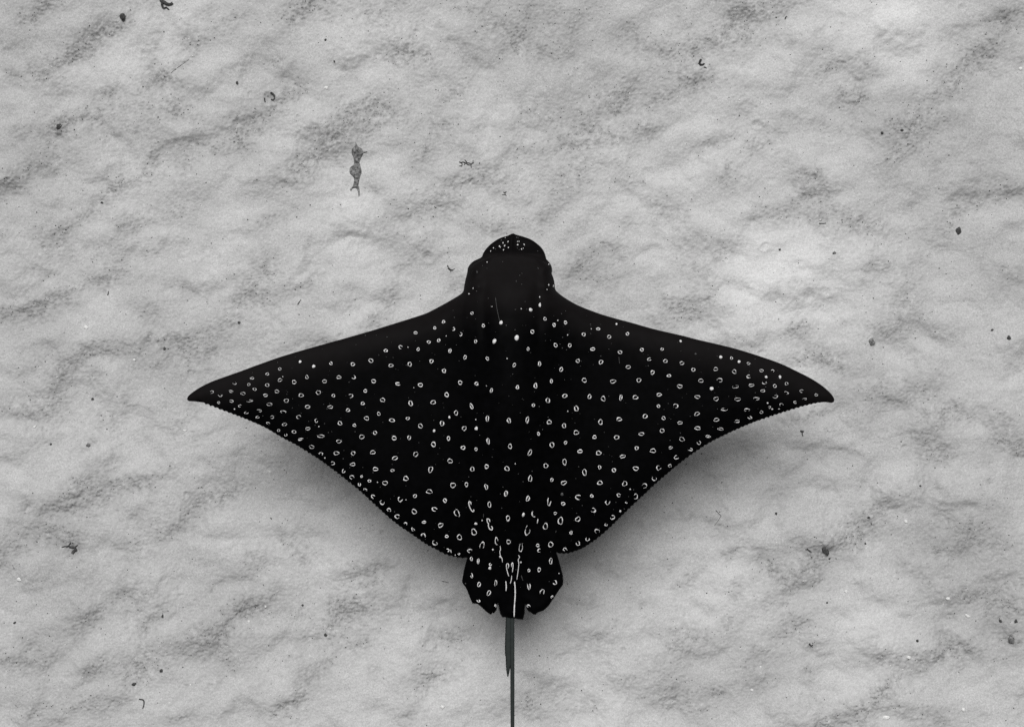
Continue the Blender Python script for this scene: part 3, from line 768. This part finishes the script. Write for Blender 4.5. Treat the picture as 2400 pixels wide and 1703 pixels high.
STREAKS = [   # origin, points, stroke width, faint?
 ((1000, 1000), [(600, 1030), (590, 990), (572, 990), (570, 1030), (590, 1085), (620, 1125), (638, 1110), (628, 1095)], 13, 0),
 ((1000, 1000), [(850, 1265), (838, 1225), (812, 1220), (815, 1265), (830, 1290), (828, 1320), (850, 1365), (878, 1370), (880, 1335), (865, 1320)], 13, 0),
 ((1000, 1000), [(765, 1150), (762, 1205)], 7, 1),
 ((1000, 1230), [(985, 275), (990, 330), (980, 345), (988, 410), (1010, 450), (1015, 500)], 9, 0),
 ((1000, 1230), [(1102, 690), (1085, 640), (1068, 560), (1075, 515), (1090, 512), (1100, 545), (1088, 580)], 10, 0),
 ((1000, 1230), [(1138, 560), (1138, 520), (1150, 500), (1158, 540), (1148, 635)], 10, 0),
 ((1000, 1230), [(1140, 675), (1135, 730), (1120, 785)], 9, 0),
 ((1000, 1230), [(1230, 400), (1245, 430), (1228, 460), (1235, 520), (1222, 640), (1208, 735)], 9, 0),
 ((1000, 1230), [(1060, 755), (1066, 830), (1062, 890)], 13, 0),
 ((1000, 1230), [(1178, 760), (1185, 840), (1186, 960), (1176, 1100), (1172, 1245)], 15, 0),
 ((1000, 1230), [(1268, 680), (1290, 750)], 9, 1),
 ((1000, 1230), [(958, 1085), (972, 1160), (985, 1195)], 8, 1),
 ((1000, 510), [(925, 1080), (945, 1230), (980, 1390)], 5, 1),
 ((1200, 740), [(1420, 550), (1430, 640)], 5, 1),
]
srng = np.random.default_rng(5)
LIFT = 0.0008


def ribbon(polys):
    """flat skin mark from cross-sections [(inner_pt, outer_pt)...] laid on the skin"""
    pts = np.array([p for c in polys for p in c])
    z = ray_top(pts)
    n = len(polys)
    v = [(RX(p[0]), RY(p[1]), zz + LIFT) for p, zz in zip(pts, z)]
    v += [(RX(p[0]), RY(p[1]), zz - 0.0012) for p, zz in zip(pts, z)]
    return v, n


def mark_mesh(polys, closed):
    v, n = ribbon(polys)
    o = 2 * n; f = []
    for i in range(n if closed else n - 1):
        j = (i + 1) % n
        a, b, c, d = 2 * i, 2 * i + 1, 2 * j + 1, 2 * j
        f += [(a, b, c, d), (b, o + b, o + c, c), (d, o + d, o + a, a)]
    if not closed:
        f += [(0, o, o + 1, 1), (2 * n - 1, 4 * n - 1, 4 * n - 2, 2 * n - 2)]
    return v, f


def solid_mesh(ring):
    ring = np.array(ring)
    cen = ring.mean(0)
    pts = np.concatenate([ring, cen[None]])
    z = ray_top(pts); n = len(ring)
    v = [(RX(p[0]), RY(p[1]), zz + LIFT) for p, zz in zip(pts, z)]
    v += [(RX(p[0]), RY(p[1]), zz - 0.0012) for p, zz in zip(ring, z[:-1])]
    f = []
    for i in range(n):
        j = (i + 1) % n
        f += [(i, j, n), (n + 1 + i, n + 1 + j, j, i)]
    return v, f


marks = []      # (size, verts, faces, material)
for (ox, oy), txt in SPOTS:
    for e in txt.replace('\n', ';').split(';'):
        t = e.split()
        if not t:
            continue
        x, y, w, h = map(float, t[:4])
        tilt = float(t[4]) if len(t) > 4 else 0.0
        kind = t[5] if len(t) > 5 else 'o'
        x = ox + x / F; y = oy + y / F; w /= F; h /= F
        if y < 600 and kind == 'd': w *= 0.82; h *= 0.82
        n = 12 if kind in 'ds' else 20
        ph = srng.uniform(0, 6.28, 4); am = srng.uniform(0.03, 0.11, 4)
        ca, sa = math.cos(math.radians(tilt)), math.sin(math.radians(tilt))

        def pt(a, k):
            wob = 1 + am[0] * math.sin(2 * a + ph[0]) + am[1] * math.sin(3 * a + ph[1]) + 0.6 * am[2] * math.sin(5 * a + ph[2])
            ex, ey = (w / 2 * k) * math.cos(a) * wob, (h / 2 * k) * math.sin(a) * wob
            return (x + ex * ca - ey * sa, y + ex * sa + ey * ca)
        if kind in 'ds':
            v, f = solid_mesh([pt(2 * math.pi * i / n, 1.0) for i in range(n)])
        else:
            stroke = (2.25 if min(w, h) > 8 else 2.0) * (1 - 0.38 * smooth(120, 650, abs(x - CXR))) * srng.uniform(0.85, 1.15)
            kin = max(0.12, 1 - 2 * stroke / min(w, h))
            kx = max(0.12, 1 - 2 * stroke / w); ky = max(0.12, 1 - 2 * stroke / h)
            if kind == 'c':
                gap = srng.uniform(0.9, 1.9); st = srng.uniform(0, 6.28)
                angs = [st + (2 * math.pi - gap) * i / (n - 1) for i in range(n)]
            else:
                angs = [2 * math.pi * i / n for i in range(n)]
            pol = []
            for i, a in enumerate(angs):
                th_ = 1 + 0.35 * math.sin(2 * a + ph[3]) + srng.uniform(-.25, .25)
                if kind == 'c':
                    th_ *= 0.45 + 0.75 * math.sin(math.pi * (i + 0.5) / n) ** 0.5
                ko = 0.90
                po = pt(a, ko)
                wob = 1 + am[0] * math.sin(2 * a + ph[0]) + am[1] * math.sin(3 * a + ph[1])
                qx = w / 2 * (1 - (1 - kx) * th_) * math.cos(a) * wob
                qy = h / 2 * (1 - (1 - ky) * th_) * math.sin(a) * wob
                lim = 0.10
                if 1 - (1 - kx) * th_ < lim: qx = w / 2 * lim * math.cos(a)
                if 1 - (1 - ky) * th_ < lim: qy = h / 2 * lim * math.sin(a)
                pol.append(((x + qx * ca - qy * sa, y + qx * sa + qy * ca), po))
            v, f = mark_mesh(pol, kind != 'c')
        marks.append((w * h, v, f, 's' if kind == 's' else 'w', 'spot'))
for (ox, oy), pts, wd, faint in STREAKS:
    p = catmull([(ox + a / F, oy + b / F) for a, b in pts] , 2.0)
    p = np.concatenate([p, [(ox + pts[-1][0] / F, oy + pts[-1][1] / F)]])
    t = np.gradient(p, axis=0); t /= np.linalg.norm(t, axis=1)[:, None] + 1e-9
    nr = np.stack([-t[:, 1], t[:, 0]], 1)
    hw = wd / F / 2 * np.interp(np.arange(len(p)), [0, 2, len(p) - 3, len(p)], [0.5, 1, 1, 0.5]) * srng.uniform(0.75, 1.25, len(p))
    v, f = mark_mesh([(tuple(a - b * c), tuple(a + b * c)) for a, b, c in zip(p, nr, hw)], False)
    marks.append((60 if not faint else 3, v, f, 's' if faint else 'w', 'pale_streak'))
fl = 0
while fl < 320:      # faint scars and flecks all over the back
    x = srng.uniform(560, 1840); y = srng.uniform(600, 1400)
    if not inside([(x, y)])[0] or edge_dist([(x, y)])[0] < 8:
        continue
    fl += 1
    r0 = srng.uniform(0.5, 1.3); el = srng.uniform(0.5, 1.0); a0 = srng.uniform(0, 3.14)
    ring = []
    for i in range(6):
        a = i * math.pi / 3
        ex, ey = r0 * math.cos(a), r0 * el * math.sin(a)
        ring.append((x + ex * math.cos(a0) - ey * math.sin(a0), y + ex * math.sin(a0) + ey * math.cos(a0)))
    v, f = solid_mesh(ring)
    marks.append((1, v, f, 's', 'fleck'))
marks.sort(key=lambda m: -m[0])
mats = {'w': white, 's': pale_grey}
rest_v, rest_f = [], []
nsp = 0
for size, v, f, k, nm in marks:
    if k == 's':
        o = len(rest_v); rest_v += v; rest_f += [tuple(i + o for i in q) for q in f]
        continue
    if nm == 'spot':
        nsp += 1
        if nsp > 300 or size < 6:
            continue
    link(nm, mesh(nm, v, f), mats[k], ray)
small_v, small_f = [], []
nsp = 0
for size, v, f, k, nm in marks:
    if k == 's' or nm != 'spot':
        continue
    nsp += 1
    if nsp > 300 or size < 6:
        o = len(small_v); small_v += v; small_f += [tuple(i + o for i in q) for q in f]
if small_v:
    tag(link('small_spots', mesh('small_spots', small_v, small_f), white, ray), kind='stuff')
if rest_v:
    tag(link('faint_flecks', mesh('faint_flecks', rest_v, rest_f), pale_grey, ray), kind='stuff')
print('marks', len(marks), 'spots', nsp)

# ================================================================== things lying on the sand
m_dark = mottled('debris_dark', (0.022, 0.022, 0.022), (0.075, 0.075, 0.075), 260, 0.85, 0.2, 0.4, 0.001)
m_weed = mottled('weed_dark', (0.012, 0.012, 0.012), (0.035, 0.035, 0.035), 200, 0.85, 0.15, 0.3, 0.001)
m_grey = mottled('pebble_grey', (0.05, 0.05, 0.05), (0.22, 0.22, 0.22), 230, 0.9, 0.15, 0.5, 0.001)
m_sponge = mottled('sponge_grey', (0.06, 0.06, 0.06), (0.24, 0.24, 0.24), 150, 0.95, 0.1, 0.8, 0.002, 3)
m_shell = mottled('shell_white', (0.45, 0.45, 0.445), (0.66, 0.66, 0.655), 200, 0.6, 0.3, 0.3, 0.001)
prng = np.random.default_rng(21)


def blob(name, px, py, w, h, rot, mat, label, cat, group=None, tall=0.5, rough=0.2, bury=0.25):
    """an uneven stone, shell or lump of weed half set into the sand; sizes in layout units"""
    vs_, fs = ellipsoid((1, 1, 1), 14, 9)
    ph = prng.uniform(0, 6.28, 9)
    out = []
    hz = tall * min(w, h)
    for x, y, z in vs_:
        k = 1 + rough * (0.6 * math.sin(2.1 * x + 1.7 * y + ph[0]) * math.cos(1.9 * z + ph[1]) + 0.5 * math.sin(4.3 * x - 3.1 * y + ph[2])
                         + 0.4 * math.sin(5.2 * y + 4.4 * z + ph[3]) + 0.25 * math.sin(9 * x + 7 * y + ph[4]))
        out.append((x * k * w / 2 * SG, y * k * h / 2 * SG, z * k * hz / 2 * SG))
    o = link(name, mesh(name, out, fs), mat)
    X_, Y_ = GX(px), GY(py)
    o.location = (X_, Y_, sand_z(X_, Y_) + hz / 2 * SG * (1 - 2 * bury))
    o.rotation_euler = (0, 0, math.radians(rot))
    tag(o, label, cat, group)
    return o


def on_sand(pts, lift):
    return np.array([(GX(a), GY(b), sand_z(GX(a), GY(b)) + lift) for a, b in pts])


def strand_thing(name, strands, org, f, mat, label, cat, part='branch', flat=0.8, group=None):
    """first strand is the stem (the thing), the others its branches"""
    root = None
    for pts, r in strands:
        p = [(org[0] + a / f, org[1] + b / f) for a, b in pts]
        q = np.concatenate([catmull(p, 1.6), [p[-1]]])
        rr = r * np.interp(np.arange(len(q)), [0, len(q) * 0.3, len(q)], [0.95, 1.0, 0.62])
        w = on_sand(q, 0)
        zz = np.convolve(np.pad(w[:, 2], 3, mode='edge'), np.ones(7) / 7, 'valid')
        w[:, 2] = zz + r * SG * 0.75
        o = tube(name if root is None else part, w, rr * SG, mat, root, 7, flat)
        if root is None:
            root = o
            tag(o, label, cat, group)
    return root


strand_thing('branching_twig', [([(530, 348), (590, 365), (630, 350), (700, 375), (800, 375), (845, 405), (895, 370), (925, 378)], 1.25),
  ([(740, 358), (710, 325), (678, 288)], 1.0), ([(592, 365), (612, 420), (590, 468)], 1.2), ([(585, 458), (560, 452), (532, 455)], .8),
  ([(692, 375), (685, 400), (652, 432)], 1.0), ([(715, 378), (745, 413), (815, 425)], .9), ([(845, 403), (845, 440), (854, 500)], 1.1), ([(895, 370), (900, 340), (906, 302)], .8)],
  (1030, 350), 11.445, m_weed, 'thin black branching twig lying ahead of the ray\'s snout', 'twig')
strand_thing('forked_twig', [([(1712, 1152), (1755, 1165), (1760, 1212), (1797, 1242)], 1.1), ([(1792, 1133), (1765, 1165)], .9), ([(1685, 1220), (1740, 1222), (1795, 1240)], .9)],
  (1030, 350), 11.445, m_dark, 'tiny forked twig just above the ray\'s snout, below the long branching twig', 'twig')
strand_thing('curved_weed', [([(945, 790), (938, 840), (990, 910), (1070, 990), (1170, 992), (1245, 945)], 1.2), ([(938, 925), (1010, 990), (1080, 1022), (1175, 1042)], .9), ([(1068, 990), (1075, 1100)], .8)],
  (1000, 580), 19.07, m_weed, 'small dark curved weed scrap left of the ray\'s head', 'seaweed')
strand_thing('curled_weed', [([(950, 565), (915, 640), (922, 700), (980, 712), (1040, 680)], 2.6)],
  (1560, 90), 11.445, m_weed, 'black C-shaped curl of weed near the top, right of centre', 'seaweed')
strand_thing('weed_shred', [([(1030, 775), (1060, 785), (1095, 806)], 1.1)],
  (1560, 90), 11.445, m_dark, 'tiny dark shred just below the black C-shaped curl', 'seaweed')
strand_thing('weed_frond', [([(820, -160), (860, 20), (1010, 100), (1160, 195), (1330, 210), (1450, 130)], 4.2), ([(900, 60), (880, 220), (920, 360), (1010, 420)], 3.0),
  ([(1010, 400), (1100, 370), (1170, 430), (1260, 490)], 2.0)], (340, 0), 22.87, m_dark, 'dark frond of weed reaching in at the top edge, upper left', 'seaweed')
strand_thing('weed_tuft', [([(1120, 1290), (1190, 1180), (1290, 1090), (1230, 970), (1100, 960), (960, 940)], 3.4), ([(1240, 960), (1320, 900), (1410, 850)], 1.7), ([(1000, 950), (960, 850), (1090, 680)], 1.7),
  ([(960, 860), (860, 900), (720, 910), (550, 950)], 1.5)], (120, 1240), 22.87, m_dark, 'dark tuft of weed with thin arms, far left below the left wing', 'seaweed')
strand_thing('weed_crumb', [([(310, 765), (380, 770), (440, 800), (465, 830)], 1.3), ([(355, 735), (390, 775), (420, 830)], 1.0)],
  (1860, 1220), 11.445, m_dark, 'small dark weed scrap left of the black stone below the right wing', 'seaweed')
strand_thing('hooked_stem', [([(935, 1432), (965, 1440), (968, 1470), (960, 1495)], 1.6)], (0, 1135), 2.859, m_dark, 'short hooked dark stem near the bottom edge, lower left', 'twig')
strand_thing('straight_stem', [([(1998, 418), (2010, 398), (2020, 384)], 1.2)], (0, 568), 2.859, m_dark, 'short slanting dark stem above the left wing', 'twig')
strand_thing('upright_stem', [([(719, 354), (723, 340), (724, 326)], 1.3)], (0, 568), 2.859, m_dark, 'short upright dark stem at far left, level with the ray\'s head', 'twig')
strand_thing('flat_stem', [([(914, 1496), (935, 1497), (952, 1497)], 1.2)], (1600, 0), 2.859, m_dark, 'short level dark stem in upper right, left of the dark oval stone', 'twig')
strand_thing('leaning_stem', [([(690, 125), (694, 112), (700, 104)], 1.5)], (1600, 0), 2.859, m_dark, 'tiny dark leaning stem near the top, right of the black C-shaped curl', 'twig')
strand_thing('angled_twig', [([(222, 172), (240, 192), (257, 210)], 0.8), ([(256, 207), (238, 235), (212, 272)], .5)], (1600, 1135), 2.859, m_dark, 'thin bent twig on the pale sand just outside the shadow of the right wing', 'twig')
strand_thing('lone_stem', [([(205, 752), (245, 758), (298, 770)], .8)], (1000, 1230), 5.7175, m_dark, 'hair-thin level stem left of the pelvic fins', 'twig')
strand_thing('wavy_stem', [([(1150, 490), (1190, 455), (1240, 420), (1265, 400)], 0.55)], (0, 0), 2.859, m_dark, 'thin wavy dark stem in the upper left, slanting up to the right', 'twig')
strand_thing('vee_weed', [([(846, 1062), (860, 1078), (870, 1070)], 1.9)], (1600, 1135), 2.859, m_dark, 'small dark V-shaped weed scrap lower right, below the black stone', 'seaweed')
strand_thing('star_weed', [([(783, 1258), (795, 1266), (806, 1262)], 2.0), ([(795, 1258), (795, 1280), (800, 1296)], 1.5)], (1600, 568), 2.859, m_dark, 'small dark starlike scrap just below the right wingtip', 'seaweed')
strand_thing('burrow_weed', [([(850, 540), (915, 580), (960, 660), (930, 740), (860, 720)], 2.4), ([(690, 680), (685, 720), (705, 800)], 1.7)], (560, 170), 11.445, m_dark, 'dark weed curled in a small burrow, upper left', 'seaweed')

# mottled grey sponge-like clump: two lobes on a stalk with two forked feet
sp = [(840, 290), (830, 380), (770, 420), (752, 520), (788, 620), (802, 690), (790, 770), (725, 820), (708, 870), (722, 960), (790, 1030), (808, 1080), (785, 1210), (760, 1250), (722, 1290),
      (740, 1330), (775, 1278), (850, 1272), (888, 1350), (910, 1450), (926, 1380), (912, 1240), (897, 1210), (930, 1040), (966, 940), (957, 860), (920, 730), (938, 650), (985, 565), (1004, 515), (962, 430), (890, 385)]
so = catmull([(740 + a / 9.02, 300 + b / 9.02) for a, b in sp + [sp[0]]], 1.5)
OA_s, OB_s = OA, OB
OA = so; OB = np.roll(so, -1, 0)
ax, ay = np.meshgrid(np.arange(815, 858, 1.6), np.arange(330, 465, 1.5))
q = np.stack([ax.ravel(), ay.ravel()], 1) + prng.uniform(-.3, .3, (ax.size, 2))
q = q[inside(q)]; q = q[edge_dist(q) > 0.9]
allq = np.concatenate([so, q])
v3, _, f3, o3, _, _ = delaunay_2d_cdt([Vector(p) for p in allq], [(i, (i + 1) % len(so)) for i in range(len(so))], [], 1, 1e-4)
Q = np.array([(v.x, v.y) for v in v3])
dq = edge_dist(Q); dq[[any(k < len(so) for k in o) for o in o3]] = 0
OA, OB = OA_s, OB_s
zb = np.array([sand_z(GX(a), GY(b)) for a, b in Q])
hq = 5.5 * (1 - (1 - np.clip(dq / 9, 0, 1)) ** 2) * (0.8 + 0.9 * fbm(Q[:, 0] / 7, Q[:, 1] / 7, 200, 3))
sv = [(GX(a), GY(b), z + SG * (h + 0.8)) for (a, b), z, h in zip(Q, zb, hq)] + [(GX(a), GY(b), z - 0.004) for (a, b), z in zip(Q, zb)]
nq = len(Q); sf = []
ec = {}
for f in f3:
    a, b, c = f[:3]
    if np.cross(Q[b] - Q[a], Q[c] - Q[a]) > 0: b, c = c, b
    sf += [(a, b, c), (nq + a, nq + c, nq + b)]
    for e in ((a, b), (b, c), (c, a)):
        ec[e] = 1
for (a, b) in list(ec):
    if (b, a) not in ec:
        sf.append((b, a, nq + a, nq + b))
sponge = link('sponge', mesh('sponge', sv, sf), m_sponge)
tag(sponge, 'mottled grey upright sponge clump with two lobes, upper left of the ray\'s head', 'sponge')
strand_thing('short_shred', [([(1010, 512), (1050, 508), (1085, 498)], 1.1)], (740, 300), 9.02, m_dark, 'tiny dark shred touching the right side of the grey sponge clump', 'seaweed')

STONES = [   # px, py, w, h, turn, kind, label
 (288, 40, 13, 17, 20, 'k', 'black oval stone near the top left corner'),
 (2248, 540, 13, 16, 15, 'k', 'dark oval stone near the right edge, level with the ray\'s snout'),
 (2066, 313, 7.5, 7, 0, 'k', 'small black stone in the upper right, left one of a close pair'),
 (2111, 307, 8, 6, 0, 'k', 'small black stone in the upper right, right one of a close pair'),
 (2041.5, 801, 15, 17, 20, 'g', 'mottled grey round stone up and right of the right wingtip'),
 (2360, 792, 9, 10, 0, 'k', 'small dark stone by the right edge, level with the front of the right wing'),
 (213, 935, 6, 6, 0, 'k', 'small round black stone left of the left wingtip'),
 (141.5, 297, 11, 15, -25, 'k', 'black stone in a dark streak near the upper left edge'),
 (314.8, 1602, 10, 8, 10, 'k', 'dark stone near the bottom edge, lower left, beside a grit patch'),
 (378.5, 1570, 8, 8, 0, 'k', 'dark stone lower left, up and right of the stone by the grit patch'),
 (33, 1459, 8, 5, 30, 'k', 'dark flat stone close to the left edge, lower left'),
 (2380.7, 1456, 8, 10, 0, 'k', 'dark stone at the right edge, lower right, right one of two'),
 (2346, 1455, 6, 10, 25, 'k', 'narrow dark stone near the right edge, lower right, left one of two'),
 (2372, 1499, 13, 20, 15, 'g', 'larger dark grey lump at the right edge, under the two dark stones'),
 (762, 1488, 8, 8, 0, 'k', 'dark stone below the left wing, left of the tail'),
 (1934.5, 1289, 15, 26, 25, 'k', 'big black oblong stone on the sand below the right wing'),
 (1945, 1309.5, 5, 5.5, 0, 'k', 'tiny round black stone touching the foot of the big oblong stone'),
 (561, 756, 7, 6, 0, 'k', 'small dark stone above the left wing near its tip'),
 (386, 817, 6, 8, -15, 'k', 'small dark stone up and left of the left wingtip'),
 (555.5, 194, 6, 8, 0, 'k', 'small dark stone in the upper left, left of the weed burrow'),
 (763.5, 95, 5, 6, 0, 'k', 'tiny black stone near the top, upper one of two left of centre'),
 (784, 145, 4.5, 6.5, 0, 'k', 'tiny black stone near the top, lower one of two left of centre'),
 (238, 475, 7, 5, 0, 'k', 'small dark stone at left, a little above the level of the snout'),
 (2036, 1212, 6, 6, 0, 'k', 'small dark stone up and right of the big oblong stone'),
 (2029.5, 1274, 5, 5, 0, 'k', 'tiny black stone right of the big oblong stone'),
 (1819.5, 1203, 5, 6.5, 10, 'k', 'small black stone up and left of the big oblong stone'),
 (2148.5, 1499.5, 6.5, 7, 0, 'k', 'small dark stone lower right, left of the pair at the edge'),
 (2155, 13 + 1125, 5, 5, 0, 'k', 'small black stone on the right, level with the shadow of the right wing'),
 (1827, 585, 6, 5, 0, 'k', 'tiny black stone in the right half, level with the ray\'s brow'),
 (1954, 593, 8, 7, 0, 'g', 'small grey stone in the right half, level with the ray\'s brow'),
 (2324, 773, 6, 5, 0, 'k', 'tiny dark stone left of the small stone by the right edge'),
 (118, 1041, 6, 5, 0, 'k', 'small dark stone at far left in a faint streak below wingtip level'),
 (207.5, 1042, 9, 8, 0, 'g', 'dark grey lump at left, below and left of the left wingtip'),
 (380, 1443, 5, 8, -15, 'k', 'small narrow black stone in the lower left quarter'),
 (708, 1418.5, 5, 5, 0, 'k', 'tiny black stone on bare sand between the left wing and bottom edge'),
 (1939, 1412, 5, 4.5, 0, 'k', 'tiny black stone straight below the big oblong stone'),
]
for px, py, w, h, a, k, lab in STONES:
    blob('stone', px, py, w, h, a, m_dark if k == 'k' else m_grey, lab, 'stone', 'stones on the sand', 0.6, 0.26, 0.36)
SHELLS = [
 (765, 206, 10, 8, 20, 'white shell chip near the top, right of the weed burrow'),
 (203.5, 767, 11, 9, 0, 'bright white shell chip at left, level with the ray\'s back of the head'),
 (314, 843, 7, 6, 0, 'white shell chip left of the left wing, upper of the pale chips'),
 (2129, 1539, 10, 8, 10, 'round white shell in the lower right grit patch'),
 (1984, 1386, 8, 7, 0, 'small white shell down and right of the big oblong stone'),
 (2124, 1222, 9, 8, 0, 'round white shell right of the oblong stone\'s upper grit patch'),
 (2074, 1679, 19, 10, 8, 'wide pale shell at the bottom edge, lower right'),
 (2257, 1662, 9, 9, 0, 'pale round shell near the bottom right corner'),
 (2271, 1444, 14, 6, -25, 'long pale shell sliver at right, left of the two dark stones'),
 (2221, 1401, 11, 7, 0, 'pale shell at right above the long shell sliver'),
 (2394, 160, 9, 8, 0, 'pale shell at the right edge, upper right'),
 (1037, 1655, 10, 8, 0, 'pale shell near the bottom edge, left of the tail'),
 (622, 1420, 5, 9, -15, 'white shell chip below the left wing, upper of two'),
 (582.5, 1456, 7, 6, 0, 'white shell chip below the left wing, lower of two'),
 (433.5, 1008, 10, 4.5, 0, 'flat pale shell chip just below the left wingtip'),
 (632, 1104, 10, 5, -20, 'pale shell chip in the shadow under the left wing'),
 (80, 1000, 9, 5, 30, 'pale shell chip at far left, below wingtip level'),
 (45, 1357, 14, 9, 10, 'pale wide shell at the left edge, lower left'),
 (1083, 238, 7, 5, 0, 'small pale shell high above the ray\'s snout'),
 (1783, 1562, 6, 5, 0, 'small pale shell near the bottom, right of the tail'),
 (1763, 1617, 8, 6, 0, 'pale shell near the bottom edge, right of the tail'),
]
for px, py, w, h, a, lab in SHELLS:
    blob('shell', px, py, w, h, a, m_shell, lab, 'shell', 'shell chips on the sand', 0.45, 0.2, 0.3)


def grit_cloud(name, n, smin, smax, mat, label, cat, bias, seed):
    """loose grains and flakes too many to count, strewn on the sand"""
    r = np.random.default_rng(seed)
    base = np.array([(1, 0, 0), (0, 1, 0), (-1, 0, 0), (0, -1, 0), (0, 0, 1), (0, 0, -1)], float)
    bf = [(0, 1, 4), (1, 2, 4), (2, 3, 4), (3, 0, 4), (1, 0, 5), (2, 1, 5), (3, 2, 5), (0, 3, 5)]
    v, f = [], []
    while len(v) < n * 6:
        x = r.uniform(-1.42, 1.42); y = r.uniform(-1.02, 1.02)
        if r.uniform() > (1 - bias) + bias * coarse_at(x, y) ** 1.6:
            continue
        s = (smin + (smax - smin) * r.uniform() ** 3) * SG
        a = r.uniform(0, 6.28); el = r.uniform(0.45, 1.0)
        R = np.array([[math.cos(a), -math.sin(a), 0], [math.sin(a), math.cos(a), 0], [0, 0, 1]])
        p = (base * np.array([s, s * el, s * 0.55]) * r.uniform(0.7, 1.3, (6, 1))) @ R.T
        o = len(v)
        z = sand_z(x, y)
        v += [(x + q[0], y + q[1], z + s * 0.2 + q[2]) for q in p]
        f += [tuple(k + o for k in t) for t in bf]
    tag(link(name, mesh(name, v, f, False), mat), label, cat, kind='stuff')


grit_cloud('dark_grit', 9000, 0.5, 2.0, m_dark, 'dark grains of grit strewn over the pale sand', 'grit', 0.965, 31)
grit_cloud('shell_grit', 2200, 0.6, 2.2, m_shell, 'fine white shell crumbs strewn over the sand', 'shell grit', 0.8, 32)
